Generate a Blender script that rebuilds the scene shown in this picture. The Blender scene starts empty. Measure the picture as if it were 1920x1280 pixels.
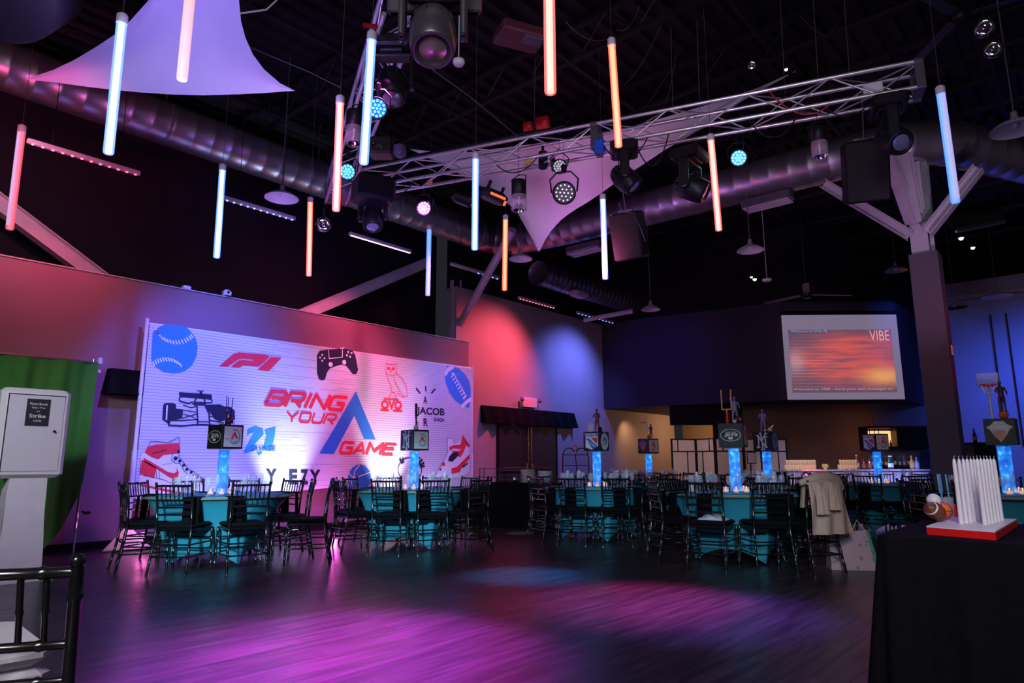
import bpy, bmesh, math, random
from math import sin, cos, tan, atan, atan2, radians, degrees, pi, sqrt, hypot
from mathutils import Vector, Matrix, Quaternion
from mathutils.geometry import tessellate_polygon
random.seed(7)
sc = bpy.context.scene
col = sc.collection
V = Vector
# ---------------------------------------------------------------- camera
FP = 1265.0; PITCH = atan(228/FP); ROLL = radians(0.2); HC = 1.1135; AZ = radians(41.1)
H = V((-sin(AZ), cos(AZ), 0)); R0 = V((cos(AZ), sin(AZ), 0)); ZZ = V((0, 0, 1))
FW = H*cos(PITCH) + ZZ*sin(PITCH); U0 = -H*sin(PITCH) + ZZ*cos(PITCH)
RR = R0*cos(ROLL) - U0*sin(ROLL); UU = U0*cos(ROLL) + R0*sin(ROLL)
CAM = V((0, 0, HC))
cd = bpy.data.cameras.new('camera'); cam = bpy.data.objects.new('camera', cd); col.objects.link(cam)
cd.sensor_width = 36; cd.lens = FP/1920*36; cd.clip_start = .05; cd.clip_end = 200
M = Matrix.Identity(4)
for i in range(3):
    M[i][0] = RR[i]; M[i][1] = UU[i]; M[i][2] = -FW[i]; M[i][3] = CAM[i]
cam.matrix_world = M
sc.camera = cam
def ray(x, y): return FW*FP + RR*(x-960) - UU*(y-640)
def onz(x, y, z): d = ray(x, y); return CAM + d*((z-HC)/d.z)
def onx(x, y, X): d = ray(x, y); return CAM + d*(X/d.x)
def ony(x, y, Y): d = ray(x, y); return CAM + d*(Y/d.y)
def atf(x, y, F): d = ray(x, y); return CAM + d*(F/d.dot(H))
def pxx(p): d = V(p)-CAM; return 960 + FP*d.dot(RR)/d.dot(FW)
def fwd(p): return (V(p)-CAM).dot(H)
# ---------------------------------------------------------------- exposure, world
sc.view_settings.view_transform = 'Standard'; sc.view_settings.look = 'None'
sc.view_settings.gamma = 1; sc.view_settings.exposure = 0.0; sc.view_settings.use_curve_mapping = False
w = bpy.data.worlds.new('world'); sc.world = w; w.use_nodes = True
w.node_tree.nodes['Background'].inputs[0].default_value = (.55, .48, .75, 1)
w.node_tree.nodes['Background'].inputs[1].default_value = 0.03
# ---------------------------------------------------------------- lamps of the venue, plus added fill lights
def light(kind, name, loc, target, color, power, size=.1, spot=60, blend=.6, sy=None, spread=None):
    l = bpy.data.lights.new(name, kind); l.color = color; l.energy = power
    o = bpy.data.objects.new(name, l); col.objects.link(o); o.location = loc
    if target is not None:
        o.rotation_euler = (V(target)-V(loc)).to_track_quat('-Z', 'Y').to_euler()
    if kind == 'SPOT': l.spot_size = radians(spot); l.spot_blend = blend; l.shadow_soft_size = size
    elif kind == 'POINT': l.shadow_soft_size = size
    elif kind == 'AREA':
        l.size = size
        if sy: l.shape = 'RECTANGLE'; l.size_y = sy
        if spread: l.spread = radians(spread)
    return o
MAG = (1, .08, .75); PUR = (.5, .15, 1); BLU = (.05, .12, 1); RED = (1, .03, .06); PNK = (1, .12, .4); WRM = (1, .55, .22)
# stage heads on the truss: coloured pools on the dance floor
light('SPOT', 'stage_spot', (-5.2, 3.9, 4.7), onz(640, 1225, 0), (.72, .05, 1), 9000, .12, 32, 1)
light('SPOT', 'stage_spot', (-4.6, 3.5, 4.7), onz(560, 1180, 0), MAG, 4600, .12, 28, 1)
light('SPOT', 'stage_spot', (-4.1, 6.4, 4.9), onz(985, 1079, 0), (.03, .36, 1), 3600, .1, 17, 1)
light('SPOT', 'stage_spot', (-2.6, 6.9, 4.9), onz(1190, 1125, 0), (1, .08, .5), 3600, .12, 24, 1)
light('SPOT', 'stage_spot', (-2.2, 7.1, 4.9), onz(1330, 1145, 0), (.3, .12, 1), 2900, .1, 24, 1)
light('SPOT', 'stage_spot', (-6.4, 6.0, 4.9), onz(330, 1090, 0), (.4, .10, .9), 200, .1, 60, 1)
light('SPOT', 'stage_spot', (-1.7, 7.2, 4.9), onz(1300, 1230, 0), (.35, .12, .8), 350, .1, 60, 1)
light('SPOT', 'buffet_spot', (-5.6, 6.2, 4.9), onz(976, 990, .08), (.75, .85, .45), 900, .03, 6, 1)
# uplights behind the tables in front of the printed backdrop
for px, c, p, sp_ in ((530, (.6, .76, 1), 420, 58), (724, (.82, .84, 1), 380, 58), (600, (1, .4, .75), 14, 110), (800, (.55, .45, 1), 40, 110), (330, (.3, .3, 1), 20, 110), (430, (.2, .25, 1), 50, 100)):
    b = onx(px, 900, -10.1)
    light('SPOT', 'backdrop_uplight', (-9.60, b.y, .12), (-10.1, b.y, 1.5), c, p, .05, sp_, 1)
light('SPOT', 'backdrop_wash', (-6.3, 3.6, 4.8), (-10.1, 4.7, 2.1), (.11, .13, 1), 2100, .1, 50, 1)
light('SPOT', 'backdrop_wash', (-6.6, 6.9, 4.9), (-10.1, 7.6, 2.4), (1, .16, .5), 720, .1, 40, 1)
light('SPOT', 'backdrop_wash', (-6.9, 8.6, 4.9), (-10.1, 9.6, 1.9), (.28, .2, 1), 620, .1, 44, 1)
# added fill lights from unseen sources: foreground, truss and tables
light('AREA', 'rear_fill', (1.5, -3.5, 4.5), (-4.5, 5.5, 1.2), (.95, .9, 1), 215, 2.5)  # added soft panel behind the camera, general neutral fill
light('SPOT', 'booth_fill', (-4.6, -.6, 3.4), (-8.6, 2.2, 1.4), (.92, .92, 1), 380, .2, 40, 1)  # added spot brightening the booth and green cloth
light('SPOT', 'counter_fill', (.3, .8, 3.2), (-.5, 4.2, .9), (1, .95, 1), 210, .2, 50, 1)  # added spot brightening the candles and the black table
light('SPOT', 'near_fill', (-.5, -1.0, 2.4), (-1.65, .55, .7), (1, .98, .95), 150, .15, 34, 1)  # added spot brightening the near chair and its pads
light('SPOT', 'truss_fill', (-1.5, 3.2, 2.2), (-3.6, 7.0, 5.3), (.75, .5, 1), 240, .25, 90, 1)  # added spots below the truss, floating without fixtures
light('SPOT', 'truss_fill', (-5.0, 2.2, 2.2), (-6.4, 5.6, 5.3), (.8, .3, 1), 120, .25, 80, 1)
for q_, tgt, pw, an in (((-1.2, -1.0, 2.3), (-8.0, 3.9, .35), 2900, 15), ((-.6, -1.0, 2.3), (-7.3, 6.3, .4), 3100, 14), ((.2, -.9, 2.4), (-5.8, 8.6, .4), 1700, 13), ((.9, -.6, 2.4), (-3.4, 7.9, .4), 950, 15)):
    light('SPOT', 'table_fill', q_, tgt, (.45, .85, 1), pw, .2, an, 1)  # added narrow fill beams from behind the camera onto the teal cloths
# room behind the screen and the bar
light('POINT', 'pass_light', (-9.4, 19.9, 2.2), None, WRM, 60, .1)
light('SPOT', 'wall_scallop', (-10.3, 17.2, 2.6), (-10.8, 17.9, 1.0), WRM, 60, .03, 90, 1)
light('SPOT', 'pane_fill', (-6.4, 12.9, 2.3), (-7.2, 15.0, 1.1), (1, .8, .78), 75, .1, 70, 1)  # added fill spot brightening the paper panes from the front
light('POINT', 'bar_light', (-6.3, 19.0, 1.6), None, (1, .45, .2), 12, .1)
light('SPOT', 'bar_front_light', (-4.9, 13.2, 3.4), (-4.9, 15.9, .6), (1, .08, .16), 1300, .04, 12, 1)
light('SPOT', 'bar_front_light', (-2.8, 14.0, 3.4), (-3.6, 17.0, .8), (.3, .35, 1), 1500, .05, 24, 1)
light('SPOT', 'bar_front_light', (-4.4, 13.0, 3.0), (-4.8, 16.2, .9), (.75, .65, 1), 420, .05, 50, 1)
light('SPOT', 'blue_wash', (-.2, 18.6, 3.9), (-.6, 21.4, 2.2), BLU, 620, .1, 120, 1)
light('SPOT', 'blue_wash', (-2.9, 17.6, 5.2), (-3.7, 20.2, 3.6), BLU, 120, .1, 90, 1)
light('SPOT', 'soffit_wash', (-8.2, 13.4, 4.6), (-8.9, 16.7, 3.6), (.10, .08, 1), 120, .1, 70, 1)
light('SPOT', 'brace_fill', (-8.8, 1.4, 4.6), (-10.9, 2.2, 4.6), (1, .3, .5), 130, .1, 110, 1)  # added pink spots for the steel braces, no fixture behind them
light('SPOT', 'brace_fill', (-9.2, 7.2, 4.5), (-10.9, 6.6, 4.1), (1, .2, .4), 60, .1, 90, 1)
light('SPOT', 'pillar_side_fill', (1.8, 9.6, 3.2), (-1.4, 11.2, 2.8), (1, .04, .10), 130, .1, 34, 1)  # added red spot tinting the pillar's right face
light('SPOT', 'pillar_fill', (-.6, 7.9, 1.6), (-1.7, 10.8, 4.6), (.85, .5, .95), 260, .1, 60, 1)  # added upward spot brightening the bare upper column
light('SPOT', 'sail_fill', (-4.6, 1.6, 2.4), (-6.0, 2.6, 5.6), (.36, .28, 1), 380, .2, 90, 1)  # added spots under the sails, floating without fixtures
light('SPOT', 'sail_fill', (-4.8, 7.2, 3.6), (-5.0, 9.0, 5.6), (1, .16, .45), 130, .2, 110, 1)
light('SPOT', 'sail_fill', (-5.6, 7.6, 3.4), (-6.0, 9.2, 4.8), (.45, .25, 1), 90, .2, 90, 1)
light('SPOT', 'duct_wash', (-5.6, .8, 2.6), (-9.9, 2.6, 6.0), (1, .06, .2), 420, .15, 44, 1)
light('SPOT', 'duct_wash', (-5.8, 4.2, 2.6), (-9.9, 6.5, 6.0), (.3, .2, 1), 300, .15, 60, 1)
# ---------------------------------------------------------------- materials
MATS = {}
def mat(name, c, rough=.6, metal=0, emit=None, es=0, var=.12, scale=8, bump=0, bscale=40, spec=.5, trans=0, coat=0, stretch=None, alpha=1, sheen=0):
    if name in MATS: return MATS[name]
    m = bpy.data.materials.new(name); m.use_nodes = True; nt = m.node_tree; N = nt.nodes; L = nt.links
    p = N['Principled BSDF']
    tc = N.new('ShaderNodeTexCoord'); mp = N.new('ShaderNodeMapping'); L.new(tc.outputs['Object'], mp.inputs[0])
    if stretch: mp.inputs['Scale'].default_value = stretch
    n = N.new('ShaderNodeTexNoise'); n.inputs['Scale'].default_value = scale; n.inputs['Detail'].default_value = 4
    L.new(mp.outputs[0], n.inputs[0])
    r = N.new('ShaderNodeValToRGB'); L.new(n.outputs['Fac'], r.inputs[0])
    r.color_ramp.elements[0].position = .3; r.color_ramp.elements[1].position = .7
    r.color_ramp.elements[0].color = [max(0, x*(1-var)) for x in c]+[1]
    r.color_ramp.elements[1].color = [min(1, x*(1+var)) for x in c]+[1]
    L.new(r.outputs[0], p.inputs['Base Color'])
    p.inputs['Roughness'].default_value = rough; p.inputs['Metallic'].default_value = metal
    p.inputs['Specular IOR Level'].default_value = spec; p.inputs['Transmission Weight'].default_value = trans
    p.inputs['Coat Weight'].default_value = coat; p.inputs['Alpha'].default_value = alpha; p.inputs['Sheen Weight'].default_value = sheen
    if emit: p.inputs['Emission Color'].default_value = (*emit, 1); p.inputs['Emission Strength'].default_value = es
    if bump:
        n2 = N.new('ShaderNodeTexNoise'); n2.inputs['Scale'].default_value = bscale; n2.inputs['Detail'].default_value = 5
        L.new(mp.outputs[0], n2.inputs[0]); b = N.new('ShaderNodeBump'); b.inputs['Strength'].default_value = bump
        b.inputs['Distance'].default_value = .02; L.new(n2.outputs['Fac'], b.inputs['Height']); L.new(b.outputs[0], p.inputs['Normal'])
    MATS[name] = m
    return m
m_wall = mat('painted_plaster', (.27, .145, .185), .75, var=.05, scale=1.5, bump=.05, bscale=60)
m_walld = mat('door_wall_plaster', (.36, .28, .32), .75, var=.05, scale=1.5, bump=.05)
m_wallp = mat('purple_grey_plaster', (.085, .06, .085), .75, var=.05, scale=1.5, bump=.05)
m_black = mat('black_paint', (.010, .009, .012), .8, var=.2, scale=3, spec=.1)
m_ceil = mat('black_deck', (.006, .005, .007), .6, var=.25, scale=2, spec=.25)
m_soff = mat('dark_soffit', (.045, .034, .055), .8, var=.06, scale=1, spec=.15)
m_tan = mat('tan_plaster', (.30, .22, .16), .8, var=.06, scale=2)
m_steel = mat('painted_steel', (.5, .44, .52), .45, .2, var=.08, scale=6)
m_alu = mat('aluminium', (.8, .78, .82), .33, .75, var=.06, scale=12)
m_duct = mat('galvanised_duct', (.36, .34, .38), .36, .9, var=.14, scale=3)
m_chair = mat('black_lacquer', (.006, .006, .007), .22, 0, var=.3, scale=10, coat=.5)
m_cush = mat('black_cushion', (.006, .005, .008), .8, var=.2, scale=30, bump=.1, bscale=200, spec=.12)
m_white = mat('white_plastic', (.72, .71, .76), .4, var=.03)
m_wcloth = mat('white_cloth', (.7, .68, .76), .8, var=.04, bump=.15, bscale=12)
m_teal = mat('teal_spandex', (.04, .33, .47), .6, var=.05, scale=5, bump=.03, bscale=300, spec=.2)
m_fix = mat('black_fixture', (.012, .011, .014), .4, .2, var=.2, scale=14, spec=.3)
m_fixg = mat('grey_fixture', (.16, .15, .18), .35, .6, var=.12, scale=10)
m_cloth = mat('black_cloth', (.006, .006, .008), .85, var=.15, scale=20, bump=.08, bscale=300, spec=.04)
m_green = mat('green_cloth', (.035, .23, .03), .8, var=.1, scale=3, bump=.06, bscale=30)
m_sail = mat('white_spandex', (.62, .58, .72), .7, var=.03, scale=3)
m_glass = mat('clear_glass', (.9, .92, 1), .05, 0, trans=1, var=.02)
m_chrome = mat('chrome', (.85, .85, .9), .06, 1, var=.03)
m_brass = mat('brass', (.8, .55, .2), .25, 1, var=.1)
m_orange = mat('orange_rubber', (.85, .16, .02), .6, var=.1, scale=30)
m_red = mat('red_gloss', (.75, .012, .012), .35, var=.04)
m_brown = mat('brown_leather', (.16, .045, .02), .5, var=.15, scale=30)
m_redp = mat('red_print', (.85, .03, .05), .7, var=.03)
m_bluep = mat('blue_print', (.02, .21, .65), .7, var=.03)
m_bluel = mat('light_blue_print', (.03, .27, .78), .7, var=.05)
m_navy = mat('navy_print', (.012, .012, .04), .7, var=.05)
m_whp = mat('white_print', (.85, .85, .9), .7, var=.02)
m_grp = mat('grey_print', (.45, .43, .55), .7, var=.04)
m_candle = mat('white_wax', (.8, .78, .84), .4, var=.02, spec=.4)
m_flame = mat('candle_glow', (1, .6, .3), .5, emit=(1, .5, .18), es=9)
m_votive = mat('votive_glass', (.4, .5, .9), .15, emit=(1, .42, .3), es=.22, alpha=.6)
def tube_mat(n, c, s): return mat(n, (.5, .5, .5), .3, emit=c, es=s, alpha=.55)
m_core = {}
def core(n, c, s): m_core[n] = mat('core_'+n, (.5, .5, .5), .3, emit=c, es=s)
m_tblue = tube_mat('tube_blue', (.015, .13, 1), 3.0); core('tube_blue', (.72, .88, 1), 2.4)
m_tred = tube_mat('tube_red', (1, .03, .03), 1.9); core('tube_red', (1, .60, .46), 2.6)
m_torg = tube_mat('tube_orange', (1, .05, .015), 1.8); core('tube_orange', (1, .52, .20), 2.3)
m_tpink = tube_mat('tube_pink', (1, .08, .12), .8); core('tube_pink', (.75, .3, .42), .8)
m_tpale = tube_mat('tube_pale_blue', (.03, .2, 1), 2.0); core('tube_pale_blue', (.42, .38, .9), .9)
# ---------------------------------------------------------------- mesh builder
class B:
    def __init__(s, M=None): s.v = []; s.f = []; s.mi = []; s.M = M or Matrix.Identity(4); s.k = 0; s.sm = []
    def add(s, vs, fs, smooth=False):
        o = len(s.v); s.v += [s.M @ V(p) for p in vs]
        for f in fs: s.f.append([i+o for i in f]); s.mi.append(s.k); s.sm.append(smooth)
        return s
    def box(s, c, d, T=None):
        x, y, z = [a/2 for a in d]; c = V(c)
        vs = [V((i*x, j*y, k*z)) for i in (-1, 1) for j in (-1, 1) for k in (-1, 1)]
        if T: vs = [T @ p for p in vs]
        return s.add([p+c for p in vs], [(0, 1, 3, 2), (4, 6, 7, 5), (0, 4, 5, 1), (2, 3, 7, 6), (0, 2, 6, 4), (1, 5, 7, 3)])
    def rbox(s, c, d, b, T=None):
        """box with chamfered edges"""
        x, y, z = [a/2 for a in d]; c = V(c); b = min(b, x*.9, y*.9, z*.9)
        vs = []
        for k, (zz, e) in enumerate(((-z, b), (-z+b, 0), (z-b, 0), (z, b))):
            X, Y = x-e, y-e
            for (px, py) in ((-X+b, -Y), (X-b, -Y), (X, -Y+b), (X, Y-b), (X-b, Y), (-X+b, Y), (-X, Y-b), (-X, -Y+b)): vs.append(V((px, py, zz)))
        if T: vs = [T @ p for p in vs]
        fs = [tuple(range(7, -1, -1)), tuple(range(24, 32))]
        for k in range(3):
            for i in range(8): j = (i+1) % 8; fs.append((k*8+i, k*8+j, k*8+8+j, k*8+8+i))
        return s.add([p+c for p in vs], fs)
    def path(s, pts, rs, n=8, caps=True, smooth=True):
        pts = [V(p) for p in pts]
        if not hasattr(rs, '__len__'): rs = [rs]*len(pts)
        vs = []; up = None
        for i, p in enumerate(pts):
            d = (pts[min(i+1, len(pts)-1)]-pts[max(i-1, 0)]).normalized()
            if up is None: up = V((0, 0, 1)) if abs(d.z) < .9 else V((0, 1, 0))
            a = up.cross(d)
            if a.length < 1e-4: a = V((1, 0, 0)).cross(d)
            a.normalize(); b = d.cross(a); up = b
            for k in range(n): t = 2*pi*k/n; vs.append(p+(a*cos(t)+b*sin(t))*rs[i])
        fs = []
        for i in range(len(pts)-1):
            for k in range(n): j = (k+1) % n; fs.append((i*n+k, i*n+j, i*n+n+j, i*n+n+k))
        s.add(vs, fs, smooth)
        if caps:
            o = len(pts)*n-n
            s.add(vs[:n], [tuple(range(n-1, -1, -1))]); s.add(vs[o:], [tuple(range(n))])
        return s
    def lathe(s, prof, n=16, c=(0, 0, 0), T=None, smooth=True, a0=0, a1=2*pi):
        """prof: (r,z) list"""
        full = abs(a1-a0-2*pi) < 1e-6; m = n if full else n+1
        vs = []; c = V(c)
        for r, z in prof:
            for k in range(m): t = a0+(a1-a0)*k/n; vs.append(V((r*cos(t), r*sin(t), z)))
        if T: vs = [T @ p for p in vs]
        fs = []
        for i in range(len(prof)-1):
            for k in range(n): j = (k+1) % m; fs.append((i*m+k, i*m+j, i*m+m+j, i*m+m+k))
        return s.add([p+c for p in vs], fs, smooth)
    def sph(s, c, r, n=12, sc_=(1, 1, 1), T=None):
        prof = [(max(1e-4, r*sin(pi*i/(n//2+1))), -r*cos(pi*i/(n//2+1))) for i in range(n//2+2)]
        vs0 = len(s.v)
        S = Matrix.Diagonal((*sc_, 1))
        return s.lathe(prof, n, c, (T @ S) if T else S)
    def poly(s, pts, d=None):
        """flat polygon (3d points); d = extrusion vector"""
        pts = [V(p) for p in pts]; tri = tessellate_polygon([pts])
        s.add(pts, [tuple(t) for t in tri])
        if d is not None:
            q = [p+d for p in pts]; s.add(q, [tuple(reversed(t)) for t in tri]); n = len(pts)
            s.add(pts+q, [(i, (i+1) % n, n+(i+1) % n, n+i) for i in range(n)])
        return s
    def grid(s, fn, nu, nv, smooth=True, wrap=False):
        vs = [fn(i/nu, j/nv) for j in range(nv+1) for i in range(nu+1 if not wrap else nu)]
        m = nu if wrap else nu+1
        fs = [(j*m+i, j*m+(i+1) % m, (j+1)*m+(i+1) % m, (j+1)*m+i) for j in range(nv) for i in range(nu)]
        return s.add(vs, fs, smooth)
    def build(s, name, mt, parent=None, loc=None, kind=None):
        me = bpy.data.meshes.new(name); me.from_pydata([tuple(p) for p in s.v], [], s.f)
        for m in (mt if isinstance(mt, (list, tuple)) else [mt]): me.materials.append(m)
        for p, i, q in zip(me.polygons, s.mi, s.sm): p.material_index = i; p.use_smooth = q
        bm = bmesh.new(); bm.from_mesh(me); bmesh.ops.recalc_face_normals(bm, faces=bm.faces); bm.to_mesh(me); bm.free()
        o = bpy.data.objects.new(name, me); col.objects.link(o)
        if parent: o.parent = parent
        if loc is not None: o.location = loc
        if kind: o['kind'] = kind
        return o
def tag(o, label, cat=None, group=None):
    o['label'] = label
    if cat: o['category'] = cat
    if group: o['group'] = group
    return o
def thing(name, label, cat, loc=(0, 0, 0), rz=0, group=None, rot=None):
    o = bpy.data.objects.new(name, None); col.objects.link(o); o.location = loc
    o.rotation_euler = rot if rot is not None else (0, 0, rz); o.empty_display_size = .1
    return tag(o, label, cat, group)
def struct(b, name, m, parent=None):
    o = b.build(name, m, parent)
    if not parent: o['kind'] = 'structure'
    return o
def dup(root, loc, rz=0, label=None, group=None, rot=None):
    r = root.copy(); col.objects.link(r); r.location = loc; r.rotation_euler = rot if rot is not None else (0, 0, rz)
    if label: r['label'] = label
    if group: r['group'] = group
    for ch in list(root.children):
        c = ch.copy(); col.objects.link(c); c.parent = r
        for g in list(ch.children):
            d = g.copy(); col.objects.link(d); d.parent = c
    return r
_tc = {}
def text_xy(s, off=0.0):
    k = (s, off)
    if k in _tc: return _tc[k]
    cu = bpy.data.curves.new('t', 'FONT'); cu.body = s; cu.offset = off; cu.resolution_u = 3
    o = bpy.data.objects.new('t', cu); col.objects.link(o); dg = bpy.context.evaluated_depsgraph_get()
    me = bpy.data.meshes.new_from_object(o.evaluated_get(dg))
    vs = [v.co.copy() for v in me.vertices]; fs = [tuple(p.vertices) for p in me.polygons]
    x0 = min(v.x for v in vs); x1 = max(v.x for v in vs); y0 = min(v.y for v in vs); y1 = max(v.y for v in vs)
    r = ([((v.x-x0)/(x1-x0), (v.y-y0)/(y1-y0)) for v in vs], fs)
    bpy.data.objects.remove(o); bpy.data.curves.remove(cu); bpy.data.meshes.remove(me); _tc[k] = r
    return r
def text_on(b, s, q, off=0.0):
    """text stretched over quad q = TL,TR,BR,BL (3d)"""
    TL, TR, BR, BL = [V(p) for p in q]; vs, fs = text_xy(s, off)
    b.add([(BL*(1-u)+BR*u)*(1-t)+(TL*(1-u)+TR*u)*t for u, t in vs], fs)
    return b
# ================================================================ STRUCTURE
# floor: dark laminate planks along Y
m_floor = bpy.data.materials.new('dark_wood_plank'); m_floor.use_nodes = True
nt = m_floor.node_tree; N = nt.nodes; L = nt.links; p = N['Principled BSDF']
tc = N.new('ShaderNodeTexCoord'); oi = N.new('ShaderNodeObjectInfo'); geo = N.new('ShaderNodeNewGeometry')
mp = N.new('ShaderNodeMapping'); mp.inputs['Scale'].default_value = (9, .7, 1); L.new(geo.outputs['Position'], mp.inputs[0])
n = N.new('ShaderNodeTexNoise'); n.inputs['Scale'].default_value = 2.2; n.inputs['Detail'].default_value = 6; L.new(mp.outputs[0], n.inputs[0])
r = N.new('ShaderNodeValToRGB'); L.new(n.outputs['Fac'], r.inputs[0])
r.color_ramp.elements[0].position = .35; r.color_ramp.elements[1].position = .7
r.color_ramp.elements[0].color = (.022, .016, .019, 1); r.color_ramp.elements[1].color = (.075, .055, .063, 1)
wn = N.new('ShaderNodeTexWhiteNoise'); wn.noise_dimensions = '1D'; L.new(geo.outputs['Random Per Island'], wn.inputs['W'])
ad = N.new('ShaderNodeMath'); ad.operation = 'MULTIPLY_ADD'; L.new(oi.outputs['Random'], ad.inputs[0]); ad.inputs[1].default_value = .35; ad.inputs[2].default_value = .7
mx = N.new('ShaderNodeMix'); mx.data_type = 'RGBA'; mx.blend_type = 'MULTIPLY'; mx.inputs[0].default_value = 1
L.new(r.outputs[0], mx.inputs[6]); L.new(ad.outputs[0], mx.inputs[7]); L.new(mx.outputs[2], p.inputs['Base Color'])
n3 = N.new('ShaderNodeTexNoise'); n3.inputs['Scale'].default_value = 1.3; L.new(mp.outputs[0], n3.inputs[0])
mr = N.new('ShaderNodeMapRange'); L.new(n3.outputs['Fac'], mr.inputs[0]); mr.inputs[3].default_value = .24; mr.inputs[4].default_value = .42
L.new(mr.outputs[0], p.inputs['Roughness'])
bp_ = N.new('ShaderNodeBump'); bp_.inputs['Strength'].default_value = .25; bp_.inputs['Distance'].default_value = .004
L.new(n.outputs['Fac'], bp_.inputs['Height']); L.new(bp_.outputs[0], p.inputs['Normal'])
fl = struct(B().box((-3, 8.5, -.065), (18, 31, .1)), 'floor', mat('subfloor', (.01, .008, .01), .8))
PW, PL = .19, 1.25
def plank_geo(b, x, y, l):
    g = .0006; h = -.0001
    x0, x1, y0, y1 = x+g, x+PW-g, y+g, y+l-g; e = .0012
    b.add([(x0, y0, -.015), (x1, y0, -.015), (x1, y1, -.015), (x0, y1, -.015), (x0, y0, h-.0003), (x1, y0, h-.0003), (x1, y1, h-.0003), (x0, y1, h-.0003),
           (x0+e, y0+e, h), (x1-e, y0+e, h), (x1-e, y1-e, h), (x0+e, y1-e, h)],
          [(0, 1, 5, 4), (1, 2, 6, 5), (2, 3, 7, 6), (3, 0, 4, 7), (4, 5, 9, 8), (5, 6, 10, 9), (6, 7, 11, 10), (7, 4, 8, 11), (8, 9, 10, 11)])
cells = []
i0 = -58
for i in range(i0, 32):
    x = i*PW; off = (i*0.47 % 1)*PL
    for j in range(-6, 19):
        y = j*PL+off-2; cells.append((fwd((x, y, 0)), x, y))
vis = []
for F, x, y in cells:
    c = V((x+PW/2, y+PL/2, 0)); s = (c-CAM).dot(R0)
    if F > 3.0 and F > 0 and abs(s) < .80*F+.8: vis.append((F, x, y))
vis.sort(); near = set(vis[:300]); far = B()
pb = B(); plank_geo(pb, 0, 0, PL); proto = None
for F, x, y in vis[:300]:
    if proto is None: proto = pb.build('plank', m_floor, fl); o = proto
    else: o = proto.copy(); col.objects.link(o)
    o.location = (x, y, 0)
for c in cells:
    if c not in near: plank_geo(far, c[1], c[2], PL)
far.build('planks', m_floor, fl, kind='stuff')
WX = -10.39; BX = -10.12
# left partition with a thin pale cap, black upper wall far behind it
wl = struct(B().box((WX-.14, 2.45, 1.875), (.28, 16, 3.75)), 'wall_left', m_wall)
struct(B().box((WX-.14, 2.45, 3.758), (.31, 16.02, .016)), 'trim_1', mat('pale_cap', (.5, .4, .45), .5))
struct(B().box((WX+.006, 2.45, .05), (.012, 16, .1)), 'baseboard_left', m_black)
struct(B().box((-11.75, 2.3, 3.6), (.2, 16.6, 7.2)), 'wall_left_upper', mat('black_upper_wall', (.016, .012, .02), .7, var=.1, scale=1, spec=.1))
# door wall further along
DX = -10.79
struct(B().box((DX-.13, 15.5, 2.55), (.26, 10.1, 5.1)), 'wall_back', m_walld)
struct(B().box((DX-.2, 15.5, 6.15), (.26, 10.1, 2.1)), 'trim_2', m_black)
struct(B().box((DX+.006, 15.0, .05), (.012, 9, .1)), 'baseboard_back', m_black)
# soffit over the bar end: main face, angled screen face, short return
S0 = V((DX, 16.38, 0)); S1 = V((-5.87, 17.2, 0)); S2 = V((-3.68, 19.12, 0)); S3 = V((-3.64, 21.3, 0)); S4 = V((DX, 21.3, 0))
b = B()
poly = [S0, S1, S2, S3, S4]
zb, zt = 2.64, 5.15
b.poly([p+ZZ*zb for p in poly], ZZ*(zt-zb)); struct(b, 'ceiling_soffit', m_soff)
b = B(); b.poly([p+ZZ*5.16 for p in [S0-V((.1, 0, 0)), S1+V((0, .15, 0)), S2+V((-.1, .1, 0)), S3, S4]], ZZ*2.2); struct(b, 'trim_7', m_black)
# walls below the soffit
def wallseg(name, a, c, z0, z1, m, t=.15):
    a, c = V(a), V(c); d = (c-a).normalized(); nn = V((-d.y, d.x, 0))*t
    return struct(B().poly([a+ZZ*z0, c+ZZ*z0, c+nn+ZZ*z0, a+nn+ZZ*z0], ZZ*(z1-z0)), name, m)
E1 = atf(1352, 830, 18.6); E2 = atf(1640, 830, 18.2); E3 = atf(1775, 830, 18.6)
wallseg('wall_bar', E1.xy.to_3d(), E2.xy.to_3d(), 0, zb, mat('brown_plaster', (.17, .085, .06), .8, var=.08, scale=2))
wallseg('wall_bar_side', E2.xy.to_3d(), E3.xy.to_3d(), 0, zb+1, mat('grey_plaster', (.12, .10, .13), .8, var=.05))
struct(B().box((-8.9, 21.4, 1.3), (4, .1, 2.6)), 'wall_pass', m_tan)
hd0 = atf(1261, 790, 18.3); hd1 = atf(1392, 790, 18.3)
wallseg('trim_3', hd0.xy.to_3d(), hd1.xy.to_3d(), 2.12, zb, m_black, .3)
b = B(); c = atf(1352, 805, 18.45); b.rbox((c.x, c.y, 1.3), (.35, .35, 2.6), .04); struct(b, 'trim_4', m_black)
# blue wall on the right and its pale ledge
struct(B().box((2.0, 21.5, 2.95), (11.6, .2, 5.9)), 'wall_right', mat('blue_lit_plaster', (.33, .32, .42), .8, var=.06, scale=1.2))
struct(B().box((2.0, 21.5, 6.6), (11.6, .2, 1.4)), 'trim_5', m_black)
lg = B(); a = ony(1780, 560, 21.3); c = ony(1960, 548, 21.3); lg.box(((a.x+c.x)/2, 21.3, a.z-.03), (c.x-a.x, .18, .1)); struct(lg, 'trim_6', mat('grey_ledge', (.35, .33, .36), .6))
for k, (px, w_) in enumerate(((1858, .022), (1888, .022))):
    q = ony(px, 600, 21.36); B().box((q.x, 21.36, 3.2), (w_, .06, 3.4)).build('conduit_pipe', m_black); o = bpy.data.objects['conduit_pipe' if k == 0 else 'conduit_pipe.001']
    tag(o, 'black conduit running down the blue wall, %s of two' % ('left' if k == 0 else 'right'), 'pipe')
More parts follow.
